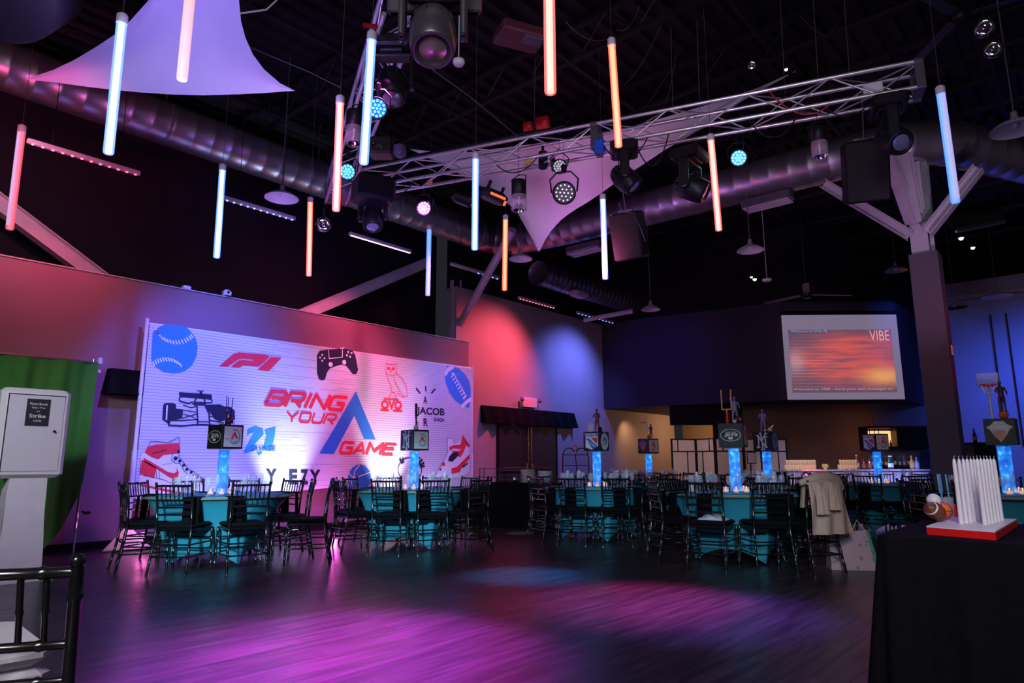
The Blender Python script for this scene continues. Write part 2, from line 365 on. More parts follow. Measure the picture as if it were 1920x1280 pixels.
# roof deck: ribs along Y, bar joists across
b = B(); zc = 7.15; prof = []
x = -12
while x < 6:
    prof += [(x, zc), (x+.11, zc), (x+.14, zc+.07), (x+.25, zc+.07)]; x += .28
vs = [V((x_, y_, z_)) for y_ in (-7, 22) for x_, z_ in prof]; n_ = len(prof)
b.add(vs, [(i, i+1, n_+i+1, n_+i) for i in range(n_-1)]); struct(b, 'ceiling', m_ceil)
struct(B().box((-3, 7.5, 7.5), (19, 30, .1)), 'ceiling_roof', m_black)
def joist(y):
    b = B(); z1, z0 = 7.1, 6.62
    b.box((-3, y, z1), (17.6, .11, .05)); b.box((-3, y, z0), (17.6, .09, .05))
    k = 0; x = -11.6
    while x < 5.4:
        b.path([(x, y, z0 if k % 2 else z1), (x+.45, y, z1 if k % 2 else z0)], .013, 4, False, False); x += .45; k += 1
    return b
for i, y in enumerate([1.6, 3.4, 5.2, 7.0, 8.8, 10.6, 12.4, 14.2, 16.0, 17.8, 19.6]):
    if i == 0: j0 = joist(0).build('roof_joist', m_ceil); j0.location = (0, y, 0); o = j0
    else: o = j0.copy(); col.objects.link(o); o.location = (0, y, 0)
    o['kind'] = 'structure'
# purlin bridging lines along the deck
for x in (-9.4, -7.2, -5.0, -2.8, -.6):
    struct(B().box((x, 8, 6.6), (.05, 28, .04)), 'roof_bridging', m_ceil)
# steel braces and column above the left partition
def channel(a, c, w_, m, name='steel_brace', parent=None, h=.09):
    a, c = V(a), V(c); d = (c-a); L_ = d.length; q = d.to_track_quat('X', 'Z').to_matrix().to_4x4()
    b = B(Matrix.Translation(a) @ q)
    b.box((L_/2, 0, 0), (L_, .014, w_)); b.box((L_/2, h/2, w_/2), (L_, h, .014)); b.box((L_/2, h/2, -w_/2), (L_, h, .014)); b.box((L_/2, -h/2, w_/2), (L_, h, .014)); b.box((L_/2, -h/2, -w_/2), (L_, h, .014))
    return struct(b, name, m, parent)
channel(onx(190, 525, -10.95), onx(-40, 353, -10.95), .21, m_steel)
channel(onx(560, 592, -10.95), onx(800, 492, -10.95), .2, m_steel)
b = B(); q = onx(851, 560, -10.95); b.rbox((-10.95, q.y, 2.65), (.17, .15, 5.3), .03); b.box((-10.86, q.y+.12, 2.65), (.02, .05, 5.3)); struct(b, 'steel_column', m_steel)
a = onx(860, 612, -10.9); c = atf(935, 478, 13.2)
b = B(); b.path([a, c, c+(c-a)*.3], .085, 12); struct(b, 'pipe_brace', m_steel)
b = B(); b.path([a+V((0, 0, -.02)), a+V((0, 0, -1))], .04, 8); b.box(a, (.16, .16, .12)); struct(b, 'pipe_brace_shoe', m_steel)
# pillar: boxed lower shaft, bare steel upper part with four struts
PY = 10.9; q0 = ony(1703, 478, PY); q1 = ony(1757, 470, PY); pw = q1.x-q0.x; pz = q0.z; PXc = (q0.x+q1.x)/2
pl = struct(B().box((PXc, PY+pw/2, pz/2), (pw, pw, pz)), 'pillar', m_wallp)
s0 = ony(1706, 470, PY+.05); s1 = ony(1740, 470, PY+.05); sw = s1.x-s0.x; sx = (s0.x+s1.x)/2+.02
b = B(); b.box((sx, PY+.06, pz+.7), (sw, .016, 1.4)); b.box((sx, PY+.30, pz+.7), (sw, .016, 1.4)); b.box((sx+.02, PY+.18, pz+.7), (.016, .24, 1.4))
b.box((sx+sw/2+.03, PY+.18, pz+.55), (.05, .05, 1.1)); pu = b.build('upper_column', m_steel, pl)
jt = ony(1720, 422, PY+.05).z
channel((sx-.1, PY+.0, jt-.15), ony(1545, 345, PY), .13, m_steel, 'strut', pl)
channel((sx+.12, PY+.0, jt-.15), ony(1835, 315, PY), .13, m_steel, 'strut', pl)
channel((sx-.04, PY-.02, jt+.02), ony(1660, 270, PY-.3), .10, m_steel, 'strut', pl)
channel((sx+.0, PY+.02, jt+.02), ony(1690, 262, PY-.2), .14, m_steel, 'strut', pl)
channel((sx+.1, PY+.1, jt+.02), ony(1722, 262, PY+.3), .14, mat('grey_green_steel', (.2, .24, .24), .5), 'strut', pl)
b = B(); b.box((q1.x+.012, PY+.2, 2.65), (.012, .09, .14)); b.build('notice_card', m_whp, pl)
# ================================================================ DUCTS
def duct(name, label, pts, r, seam=.28, n=28):
    t = thing(name, label, 'duct', pts[0]); o0 = V(pts[0])
    P_ = []; Rr = []
    for i in range(len(pts)-1):
        a, c = V(pts[i]), V(pts[i+1]); L_ = (c-a).length; k = max(1, int(L_/seam))
        for j in range(k):
            for (tt, rr) in ((j/k, r), ((j+.06)/k, r+.007), ((j+.12)/k, r)): P_.append(a.lerp(c, tt)-o0); Rr.append(rr)
    P_.append(V(pts[-1])-o0); Rr.append(r)
    b = B(); b.path(P_, Rr, n, True); b.build('duct_pipe', m_duct, t)
    return t
def duct_strap(t, y, r, x, z):
    pass
D1x, D1z = -9.95, 6.08
d1 = duct('ceiling_duct', 'long silver spiral duct running along the left side above the wall bars', [(D1x, -3.5, D1z), (D1x, 10.2, D1z)], .31)
for y in (1.0, 3.6, 6.2, 8.8):
    b = B(); b.path([(0, y+3.5, .3), (0, y+3.5, 1.0)], .008, 5); b.lathe([(.322, -.02), (.326, 0), (.322, .02)], 28, (0, y+3.5, 0), Matrix.Rotation(pi/2, 4, 'X')); b.build('hanger_strap', m_fixg, d1)
d2 = duct('ceiling_duct', 'silver spiral duct crossing the room behind the truss and bending at the pillar',
          [(D1x, 10.25, D1z), (D1x+.12, 10.62, D1z-.02), (D1x+.5, 10.9, D1z-.06), (-8, 10.95, 5.95), (-4, 10.95, 5.86), (-2.15, 10.95, 5.82), (-1.75, 11.0, 5.80), (-1.42, 11.2, 5.80), (-1.2, 11.5, 5.8), (-.6, 12.6, 5.78), (.6, 14.8, 5.75)], .33)
# flat diffusers under the crossing duct
for (p0, p1, nm) in (((1395, 392), (1485, 372), 'right'), ((1068, 478), (1130, 462), 'left')):
    a = ony(p0[0], p0[1], 10.95); c = ony(p1[0], p1[1], 10.95)
    t = thing('air_diffuser', 'grey air diffuser box under the crossing duct, %s one' % nm, 'air vent', (a+c)/2)
    L_ = (c-a).length
    B().rbox((0, 0, .06), (L_, .3, .16), .03).build('diffuser_body', m_fixg, t)
    b = B()
    for k in range(4): b.box((0, -.12+k*.08, -.03), (L_*.94, .03, .02))
    b.build('slot_blade', m_steel, t)
D3z = 5.62; e = onx(1010, 522, D1x+.1)
d3 = duct('ceiling_duct', 'capped ribbed duct hanging beyond the truss toward the exit corner', [(D1x+.1, e.y, D3z), (D1x+.1, e.y+6.3, D3z)], .29, .19)
B().lathe([(.001, 0), (.29, 0), (.3, .03)], 28, (0, -.02, 0), Matrix.Rotation(pi/2, 4, 'X')).build('end_cap', m_fixg, d3)
for dy, s in ((1.3, 1), (5.6, .8)):
    b = B(Matrix.Translation((.25, dy, -.32))); b.rbox((0, 0, 0), (.3*s, .55*s, .16), .05); b.build('diffuser_scoop', m_steel, d3)
# pale batten lamp under that duct
a = atf(1095, 600, 13.4); c = atf(1186, 583, 12.9)
b = B(); b.path([a, c], .045, 4, True, False); tag(b.build('batten_light', m_steel), 'unlit white batten lamp hanging under the ribbed duct', 'lamp')
# metal brace beam, right ceiling: acoustic panel
b = B(); q = [atf(1770, 408, 12), atf(1868, 375, 12.6), atf(1883, 416, 11.2), atf(1794, 434, 10.8)]
cc = sum(q, V((0, 0, 0)))/4; q = [(x_-cc)*1.0+cc for x_ in q]
pn = thing('ceiling_panel', 'dark square acoustic panel hung under the roof right of the pillar', 'panel', cc)
b.poly([x_-cc for x_ in q], ZZ*.05); b.build('panel_board', mat('dark_panel', (.03, .028, .034), .8), pn)
b = B()
for i in range(4): b.path([q[i]-cc, q[(i+1) % 4]-cc], .03, 4, True, False)
b.build('panel_frame', m_fixg, pn)
# ================================================================ PRINTED BACKDROP
bd = thing('printed_backdrop', 'wide white printed party backdrop on a pole frame along the left wall', 'backdrop', (BX, 3.72, 0))
O = V((BX, 3.72, 0))
def loc(p, d=0): return p-O+V((d, 0, 0))
def bpx(x, y, d=0): return onx(x, y, BX)-O+V((d, 0, 0))
m_ban = bpy.data.materials.new('banner_fabric'); m_ban.use_nodes = True
nt = m_ban.node_tree; N = nt.nodes; L = nt.links; p = N['Principled BSDF']; p.inputs['Roughness'].default_value = .75
tc = N.new('ShaderNodeTexCoord'); sp = N.new('ShaderNodeSeparateXYZ'); L.new(tc.outputs['Object'], sp.inputs[0])
def mth(op, a, b_=None, c_=None):
    q = N.new('ShaderNodeMath'); q.operation = op
    for i, v_ in enumerate((a, b_, c_)):
        if v_ is None: continue
        if isinstance(v_, (int, float)): q.inputs[i].default_value = v_
        else: L.new(v_, q.inputs[i])
    return q.outputs[0]
zz = mth('DIVIDE', sp.outputs['Z'], .044); fr = mth('FRACT', zz); line = mth('LESS_THAN', fr, .24)
row = mth('FLOOR', zz); wn = N.new('ShaderNodeTexWhiteNoise'); wn.noise_dimensions = '1D'; L.new(row, wn.inputs['W'])
e1 = mth('MULTIPLY_ADD', wn.outputs['Value'], 1.1, 1.9); e2 = mth('MULTIPLY_ADD', wn.outputs['Value'], -1.0, 3.6)
inl = mth('LESS_THAN', sp.outputs['Y'], e1); inr = mth('GREATER_THAN', sp.outputs['Y'], e2)
msk = mth('MULTIPLY', line, mth('MAXIMUM', inl, inr))
mx = N.new('ShaderNodeMix'); mx.data_type = 'RGBA'; L.new(msk, mx.inputs[0]); mx.inputs[6].default_value = (.68, .66, .74, 1); mx.inputs[7].default_value = (.42, .40, .50, 1)
L.new(mx.outputs[2], p.inputs['Base Color'])
BW = onx(885, 690, BX).y-3.72
b = B(); b.grid(lambda u, v_: V((.0012*sin(u*60)-.0025, u*BW, 3.085+u*.03-v_*(2.43+.04*sin(u*9)))), 120, 10)
b.build('fabric', m_ban, bd)
b = B(); b.path([(-.03, 0, 3.09), (-.03, BW, 3.12)], .028, 10); b.build('top_rail', m_white, bd)
for y_ in (-.03, BW+.03):
    b = B(); b.path([(-.03, y_, 0), (-.03, y_, 1.3), (-.03, y_, 1.32), (-.03, y_, 3.17)], [.036, .036, .028, .028], 10); b.build('pole', m_white, bd)
    b = B(); b.box((-.03, y_, .012), (.4, .12, .024)); b.build('foot_plate', m_white, bd)
_ds = [0]
def prt(name, m, polys=(), circ=(), lines=(), Z=None, d=None, extra=None):
    """flat print: polys in photo pixels; circ (x,y,r); lines (pts,width_m)"""
    Z = Z or (lambda x, y: (x, y)); b = B(); d = .002 if d is None else d
    for pg in polys: b.poly([bpx(*Z(*q), d) for q in pg])
    for c_ in circ:
        x, y, r_ = c_; x, y = Z(x, y); c3 = bpx(x, y, d)
        b.poly([c3+V((0, r_*cos(t*2*pi/28), r_*sin(t*2*pi/28))) for t in range(28)])
    for pts, w_ in lines:
        q = [bpx(*Z(*a_), d) for a_ in pts]
        for i in range(len(q)-1):
            t_ = (q[i+1]-q[i]); n_ = V((0, -t_.z, t_.y)).normalized()*w_/2; e_ = t_.normalized()*w_*.3; u_ = V((.0003*(i % 3), 0, 0))
            b.add([q[i]-n_-e_+u_, q[i+1]-n_+e_+u_, q[i+1]+n_+e_+u_, q[i]+n_-e_+u_], [(0, 1, 2, 3)])
    if extra: extra(b, d)
    return b.build(name, m, bd)
def btxt(s, q, off=0.0, Z=None):
    Z = Z or (lambda x, y: (x, y))
    return lambda b, d: text_on(b, s, [bpx(*Z(*c_), d) for c_ in q], off)
Z5 = lambda x, y: (240+x/2.909, 580+y/2.909)
Z8 = lambda x, y: (260+x/8, 600+y/8)
ZB = lambda x, y: (250+x/7.113, 760+y/7.113)
ZC = lambda x, y: (480+x/7.113, 690+y/7.113)
ZD = lambda x, y: (700+x/5.335, 660+y/5.335)
# baseball
prt('baseball_print', m_bluel, [[(185, 560), (210, 180), (290, 110), (400, 62), (560, 75), (720, 105), (790, 180), (860, 280), (885, 400), (870, 540), (800, 680), (680, 770), (520, 800), (380, 780), (260, 710), (200, 640)]], Z=Z8)
st = []
for arc in ([(265, 150), (300, 215), (350, 270), (430, 310), (520, 335), (610, 335), (700, 310), (770, 265), (820, 215)], [(225, 650), (290, 610), (370, 590), (450, 590), (530, 610), (600, 650), (660, 700)]):
    for i in range(len(arc)-1):
        for t in (0, .5):
            x = arc[i][0]*(1-t)+arc[i+1][0]*t; y = arc[i][1]*(1-t)+arc[i+1][1]*t
            st.append(([(x-14, y-26), (x+12, y+24)], .018))
prt('stitch_print', m_whp, lines=st, Z=Z8, d=.007)
# racing emblem
prt('racing_logo_print', m_redp, [[(1205, 690), (1330, 700), (1500, 585), (1560, 577), (1890, 612), (1960, 545), (1920, 520), (1500, 480), (1420, 505)],
     [(1375, 705), (1500, 715), (1570, 682), (1800, 695), (1880, 628), (1560, 598), (1500, 602)]], Z=Z8)
prt('racing_logo_print', m_redp, [[(500, 272), (770, 257), (745, 280), (560, 268)], [(780, 258), (838, 262), (765, 337), (705, 328)]][1:] + [[(660, 240), (772, 252), (742, 285), (680, 278)]], Z=Z5, d=.005, extra=btxt('TM', [(775, 328), (800, 330), (800, 340), (775, 338)], Z=Z5))
# game controller
prt('controller_print', m_navy, [[(1030, 250), (1045, 225), (1090, 218), (1180, 212), (1225, 225), (1240, 250), (1255, 330), (1245, 352), (1225, 352), (1205, 325), (1190, 307), (1165, 300), (1130, 310), (1100, 322), (1085, 345), (1075, 380), (1060, 388), (1040, 380), (1030, 345)]], Z=Z5)
prt('controller_button_print', m_whp, circ=[(1058, 248, .018), (1046, 262, .018), (1070, 266, .018), (1058, 280, .018), (1104, 300, .042), (1178, 288, .042), (1200, 232, .02), (1218, 238, .02), (1193, 250, .02), (1210, 258, .02)],
    lines=[([(1092, 222), (1096, 268), (1168, 260), (1168, 218)], .014), ([(1158, 212), (1178, 210)], .02)], Z=Z5, d=.008)
# single seat race car
car = [[(278, 450), (390, 458), (456, 463), (458, 495), (430, 490), (300, 478), (280, 482)], [(375, 441), (415, 443), (415, 448), (375, 446)], [(390, 445), (398, 445), (398, 470), (390, 470)],
       [(196, 512), (238, 508), (262, 516), (262, 540), (300, 545), (296, 592), (270, 600), (232, 604), (228, 630), (200, 610), (186, 600), (190, 530)],
       [(415, 520), (498, 516), (530, 530), (560, 532), (582, 552), (584, 600), (560, 610), (540, 600), (500, 612), (470, 596), (450, 560), (425, 545)]]
prt('race_car_print', m_navy, car, Z=Z5)
cl = [([(278, 485), (282, 500), (330, 512), (350, 505), (360, 520)], .02), ([(458, 495), (455, 508), (425, 510)], .02), ([(385, 470), (398, 450), (408, 472), (420, 505), (418, 520), (365, 520), (362, 500), (375, 478), (385, 470)], .022),
      ([(370, 508), (412, 510)], .03), ([(375, 530), (380, 610), (378, 632)], .022), ([(422, 528), (440, 560), (445, 632)], .022), ([(300, 548), (370, 560)], .012), ([(296, 592), (375, 570)], .014), ([(430, 556), (500, 592)], .012), ([(445, 580), (520, 600)], .016),
      ([(222, 600), (222, 632), (290, 635), (378, 628), (450, 630), (540, 636), (560, 610)], .024), ([(232, 604), (296, 605), (370, 600), (378, 610)], .016), ([(445, 604), (520, 618)], .018), ([(378, 610), (445, 612)], .014), ([(300, 520), (340, 535), (372, 528)], .014), ([(300, 570), (340, 580), (376, 600)], .012)]
prt('race_car_outline_print', m_navy, lines=cl, Z=Z5, d=.006)
prt('race_car_highlight_print', m_whp, lines=[([(212, 525), (208, 600)], .02), ([(540, 545), (545, 590)], .014)], Z=Z5, d=.009)
# red high-top shoe
prt('shoe_upper_print', m_whp, [[(95, 690), (180, 560), (610, 500), (625, 620), (600, 700), (720, 830), (900, 960), (940, 1010), (900, 1250), (40, 1250), (60, 1080), (90, 900)]], Z=ZB)
prt('shoe_panel_print', m_redp, [[(145, 625), (185, 550), (300, 520), (610, 500), (625, 580), (590, 640), (400, 660), (330, 720), (240, 690)], [(110, 720), (250, 790), (300, 830), (280, 965), (90, 915), (100, 800)],
     [(130, 690), (320, 800), (450, 880), (540, 905), (575, 880), (575, 820), (605, 900), (600, 960), (560, 985), (480, 960), (330, 860), (140, 750)], [(890, 960), (930, 975), (920, 1060), (880, 1010)], [(80, 1040), (700, 1170), (900, 1190), (900, 1215), (650, 1195), (80, 1070)]], Z=ZB, d=.007)
lac = [(600, 615), (615, 740), (668, 795), (708, 852), (768, 890), (806, 928), (852, 958)]
prt('shoe_outline_print', m_navy, circ=[(x, y, .022) for x, y in lac]+[(560, 705, .03)], lines=[([(200, 540), (225, 475), (470, 490), (600, 420), (622, 500)], .007), ([(520, 650), (505, 730), (560, 770), (620, 770), (680, 880), (720, 915), (720, 970)], .008),
     ([(600, 615), (605, 700), (640, 730), (690, 790), (730, 850), (800, 880), (860, 930), (930, 980)], .008), ([(130, 930), (400, 990), (560, 1060), (900, 1160)], .007), ([(295, 840), (310, 960)], .008), ([(340, 860), (350, 980)], .006), ([(380, 790), (510, 770)], .005), ([(90, 700), (90, 930)], .006), ([(250, 640), (440, 590)], .012)], Z=ZB, d=.01)
# 21 savage
prt('number_print', m_bluel, [[(650, 655), (690, 635), (735, 650), (740, 680), (690, 735), (700, 750), (690, 770), (640, 785), (628, 780), (670, 700), (690, 670), (665, 675), (650, 690)], [(745, 660), (805, 640), (800, 690), (780, 770), (735, 765), (755, 690)], [(700, 780), (735, 776), (715, 797)]], Z=Z5)
prt('number_caption_print', mat('mid_blue_print', (.02, .14, .45), .7), Z=Z5, d=.007, extra=btxt('SAVAGE', [(672, 742), (805, 745), (800, 773), (664, 771)], .02, Z5))
# slogan: squared italic capitals drawn as strokes on a unit cell
GL = {'B': [[(0, 0), (0, 1)], [(0, 1), (.85, 1), (1, .88), (1, .62), (.88, .52), (.2, .52)], [(.88, .52), (1, .4), (1, .12), (.85, 0), (0, 0)]],
 'R': [[(0, 0), (0, .98)], [(0, 1), (.85, 1), (1, .86), (1, .56), (.85, .42), (.25, .42)], [(.5, .42), (1, 0)]], 'I': [[(.5, 0), (.5, 1)]],
 'N': [[(0, 0), (0, 1)], [(0, 1), (1, 0)], [(1, 0), (1, 1)]], 'G': [[(1, 1), (.15, 1), (0, .85), (0, .15), (.15, 0), (1, 0), (1, .5), (.5, .5)]],
 'Y': [[(0, 1), (.5, .42)], [(1, 1), (.5, .42), (.5, 0)]], 'O': [[(.15, 1), (.85, 1), (1, .85), (1, .15), (.85, 0), (.15, 0), (0, .15), (0, .85), (.15, 1)]],
 'U': [[(0, 1), (0, .15), (.15, 0), (.85, 0), (1, .15), (1, 1)]], 'A': [[(0, 0), (.5, 1), (1, 0)], [(.24, .28), (.76, .28)]],
 'M': [[(0, 0), (0, 1)], [(0, 1), (.5, .25), (1, 1)], [(1, 1), (1, 0)]], 'E': [[(1, 1), (0, 1)], [(0, 1), (0, 0), (1, 0)], [(0, .52), (.9, .52)]]}
def word(s, q, Z, wd=.11):
    def fn(b, d):
        TL, TR, BR, BL = [bpx(*Z(*c_), d) for c_ in q]; ws = [.35 if c == 'I' else (1.25 if c == 'M' else 1.0) for c in s]; tot = sum(ws); x = 0
        Wd = (BR-BL).length; Hd = (TL-BL).length; t = wd*Hd
        def mp_(u, v_): return (BL*(1-u)+BR*u)*(1-v_)+(TL*(1-u)+TR*u)*v_
        for c, w_ in zip(s, ws):
            u0, u1 = (x+.12)/tot, (x+w_-.10)/tot; x += w_
            for k_, st_ in enumerate(GL[c]):
                p_ = [mp_(u0+(u1-u0)*a, .07+.86*v_) for a, v_ in st_]
                for i in range(len(p_)-1):
                    e = (p_[i+1]-p_[i]).normalized(); n_ = V((0, -e.z, e.y))*t; e = e*t*.55; lf2 = V((.0006*(i+1)+.0025*k_, 0, 0))
                    b.add([p_[i]-n_-e+lf2, p_[i+1]-n_+e+lf2, p_[i+1]+n_+e+lf2, p_[i]+n_-e+lf2], [(0, 1, 2, 3)])
    return fn
# slogan
prt('slogan_print', m_redp, Z=ZC, extra=word('BRING', [(190, 285), (1235, 380), (1150, 570), (85, 492)], ZC, .11))
prt('slogan_print', m_redp, Z=ZC, extra=word('YOUR', [(395, 572), (1100, 612), (1030, 755), (385, 715)], ZC, .105))
prt('slogan_print', m_redp, Z=Z5, extra=word('GAME', [(1165, 718), (1470, 733), (1445, 797), (1143, 787)], Z5, .11))
prt('slogan_letter_print', m_bluep, [[(1330, 310), (1592, 950), (1440, 945), (1310, 632), (1035, 1142), (843, 1137)]], Z=ZC, d=.006)
# owl
prt('owl_print', m_redp, lines=[([(130, 110), (120, 150), (125, 210), (150, 290), (180, 345), (172, 420), (160, 455)], .012), ([(130, 110), (145, 120), (215, 125), (228, 112), (232, 160), (225, 210), (205, 235), (210, 290), (250, 370), (300, 450), (340, 440)], .012),
     ([(228, 215), (290, 270), (330, 350), (340, 440)], .012), ([(240, 385), (265, 440), (310, 455)], .01), ([(125, 205), (160, 235), (205, 235)], .01), ([(182, 400), (215, 405), (205, 460)], .012), ([(240, 420), (220, 465)], .012), ([(107, 466), (248, 476)], .022), ([(160, 150), (175, 205), (190, 155)], .014)], Z=ZD)
prt('owl_eye_print', m_redp, circ=[(150, 162, .03), (200, 165, .03)], Z=ZD)
prt('owl_lettering_print', m_redp, Z=ZD, extra=btxt('OVO', [(78, 478), (285, 490), (285, 580), (75, 568)], .05, ZD), lines=[([(75, 578), (150, 582)], .035), ([(200, 585), (285, 590)], .035)])
# american football
prt('football_print', m_bluel, [[(735, 135), (790, 140), (865, 168), (920, 225), (960, 290), (972, 350), (974, 470), (958, 556), (905, 546), (820, 480), (760, 400), (725, 300), (715, 200)]], Z=ZD)
ll = [([(718, 215), (745, 175), (790, 148)], .09), ([(880, 550), (935, 495), (972, 470)], .08)]
for k in range(8):
    x, y = 785+k*17, 235+k*30; ll.append(([(x-8, y+14), (x+20, y-14)], .03))
prt('football_lace_print', m_whp, lines=ll+[([(780, 215), (800, 210), (925, 440), (900, 470)], .02)], Z=ZD, d=.008)
# hand-drawn names and rays
for s, q in (('A', (500, 440, 538, 515)), ('JACOB', (432, 545, 712, 640)), ('R', (502, 660, 545, 740)), ('o', (500, 778, 535, 832)), ('n', (505, 868, 540, 945)), ('5/4/24', (605, 655, 706, 692))):
    x0, y0, x1, y1 = q; sl = (x1-x0)*.06
    prt('handwriting_print', m_navy, Z=ZD, extra=btxt(s, [(x0, y0), (x1, y0+sl), (x1, y1+sl), (x0, y1)],   .03, ZD))
prt('ray_print', m_navy, lines=[([(430, 365), (466, 408)], .035), ([(522, 345), (525, 388)], .03), ([(617, 368), (583, 408)], .035)], Z=ZD)
# round face doodle
a_ = [(365+118*cos(t)*1.0, 1175+120*sin(t)) for t in [pi*.75+(pi*1.5)*i/24 for i in range(25)]]
tf = [([(x, y), (x+dx, y+dy)], .05) for x, y, dx, dy in ((285, 1110, -18, -40), (300, 1100, -5, -35), (405, 1085, 20, -35), (430, 1095, 30, -40), (450, 1110, 35, -35), (465, 1130, 38, -22), (472, 1145, 36, -5), (420, 1090, 10, -45))]
prt('face_doodle_print', m_navy, lines=[(a_, .02), ([(395, 1175), (430, 1195)], .02), ([(400, 1240), (430, 1235)], .03)]+tf, Z=ZD)
# second shoe
prt('second_shoe_print', m_whp, [[(740, 860), (790, 860), (810, 920), (860, 900), (890, 830), (960, 930), (962, 1180), (900, 1250), (600, 1260), (650, 1180), (740, 1000)]], Z=ZD)
prt('second_shoe_panel_print', m_redp, [[(755, 950), (800, 930), (870, 925), (885, 840), (905, 850), (962, 930), (958, 955), (925, 930), (905, 990), (870, 1050), (830, 1030), (780, 985), (850, 990), (885, 970), (800, 960), (765, 985)], [(780, 1160), (830, 1150), (960, 1020), (962, 1060), (880, 1160), (860, 1200), (780, 1215)], [(680, 1110), (712, 1100), (718, 1135), (690, 1140)]], Z=ZD, d=.007)
prt('second_shoe_outline_print', m_navy, [[(790, 1005), (845, 1000), (850, 1030), (790, 1095), (745, 1085), (755, 1045)], [(655, 1170), (680, 1155), (670, 1190)], [(885, 1140), (945, 1100), (945, 1115), (895, 1155)]], lines=[([(740, 860), (735, 960), (745, 990), (700, 1090), (650, 1170), (605, 1255)], .01), ([(740, 858), (790, 865), (808, 920)], .006), ([(890, 825), (930, 900), (960, 935)], .01)], Z=ZD, d=.01)
# lettering and basketball low on the backdrop
for s, x0, m in (('Y', 752, m_navy), ('E', 820, m_grp), ('E', 878, m_navy), ('Z', 938, m_navy), ('Y', 990, m_navy)):
    prt('lettering_print', m, Z=Z5, extra=btxt(s, [(x0, 868+(x0-752)*.02), (x0+(60 if s == 'Y' else 46), 868+(x0-752)*.02), (x0+(60 if s == 'Y' else 46), 955), (x0, 955)], .05, Z5))
prt('basketball_print', m_bluep, circ=[(1262, 922, .25)], Z=Z5)
prt('basketball_seam_print', m_whp, lines=[([(1262, 848), (1235, 880), (1228, 930)], .014), ([(1200, 890), (1230, 920), (1300, 895), (1335, 880)], .014), ([(1300, 855), (1330, 890)], .012), ([(1192, 930), (1215, 935), (1230, 990)], .012)], Z=Z5, d=.008)
# pale splayed skirt at the foot of the backdrop
b = B(); q = [onz(191, 1035, .012), onz(284, 1028, .012), onx(240, 985, -9.75)]; c3 = (q[0]+q[1]+q[2])/3
b.poly([x-c3 for x in q], V((-.02, 0, -.01))); tag(b.build('floor_cloth', m_white, loc=c3+V((0, 0, .012))), 'pale triangular cloth foot glowing pink by the backdrop pole', 'cloth')
light('POINT', 'foot_glow', (c3.x+.25, c3.y+.1, .3), None, (1, .15, .55), 5, .04)
bb = onz(630, 1000, .02); light('POINT', 'foot_glow', (-9.6, 6.6, .25), None, (1, .12, .7), 22, .04)
# uplight cans
for i, y_ in enumerate((4.4, 6.0, 7.9, 9.4)):
    t = thing('uplight_can', 'small black floor uplight behind the tables, number %s along the backdrop' % ('one', 'two', 'three', 'four')[i], 'light', (-9.78, y_, 0))
    B().lathe([(.001, 0), (.07, 0), (.08, .03), (.08, .09), (.07, .10)], 14).build('can_body', m_fix, t)
    B().lathe([(.001, 0), (.06, 0)], 14, (0, 0, .098)).build('lens', mat('uplight_lens', (.9, .9, 1), .2, emit=(.7, .6, 1), es=2), t)
# ---- green screen
gs = thing('green_screen', 'green chroma backdrop hung on a stand against the left wall', 'backdrop', (-9.95, 2.2, 0))
gy1 = onx(184, 681, -9.95).y-2.2
def gfn(u, v_):
    y = -1.9+u*(gy1+1.9); low = 0.05+.85*max(0, (u-.80)/.20)**2.6
    z = 2.43-(2.43-low)*v_
    return V((.03*sin(u*38+v_*2)+.015*sin(u*90)+.12*v_*v_+.25*max(0, v_-.8)*sin(u*5), y-.06*v_*max(0, u-.6)*2.4, z))
b = B(); b.grid(gfn, 90, 24); b.build('green_cloth', m_green, gs)
b = B(); b.path([(-.03, -1.95, 2.44), (-.03, gy1+.05, 2.44)], .018, 8); b.build('crossbar', m_fixg, gs)
b = B(); b.path([(-.12, gy1-.02, 0), (-.12, gy1-.02, 2.5)], .016, 8); b.build('stand_pole', m_chrome, gs)
b = B(); b.rbox((-.03, gy1+.03, 2.47), (.05, .05, .09), .01); b.build('clamp', m_white, gs)
b = B(); b.rbox((-.03, gy1+.03, 2.33), (.04, .04, .05), .01); b.build('clamp', m_white, gs)
q = onx(163, 961, -9.88); b = B(); b.rbox((0, 0, 0), (.04, .08, .04), .01); b.path([(0, -.06, .02), (0, -.02, 0)], .015, 6); tag(b.build('spring_clamp', m_fix, loc=q), 'small dark spring clamp on the green cloth edge', 'clamp')
b = B()
for k in range(9):
    a0 = random.random()*6; b.path([(.18*cos(a0+t*.7)*(.6+.1*k), .3*sin(a0+t*.7), .015+.012*k+.02*(t % 2)) for t in range(9)], .012, 5)
q = onz(150, 1020, 0); tag(b.build('cable_pile', m_fix, loc=(q.x+.1, q.y, 0)), 'tangle of black cable on the floor by the green cloth', 'cable')
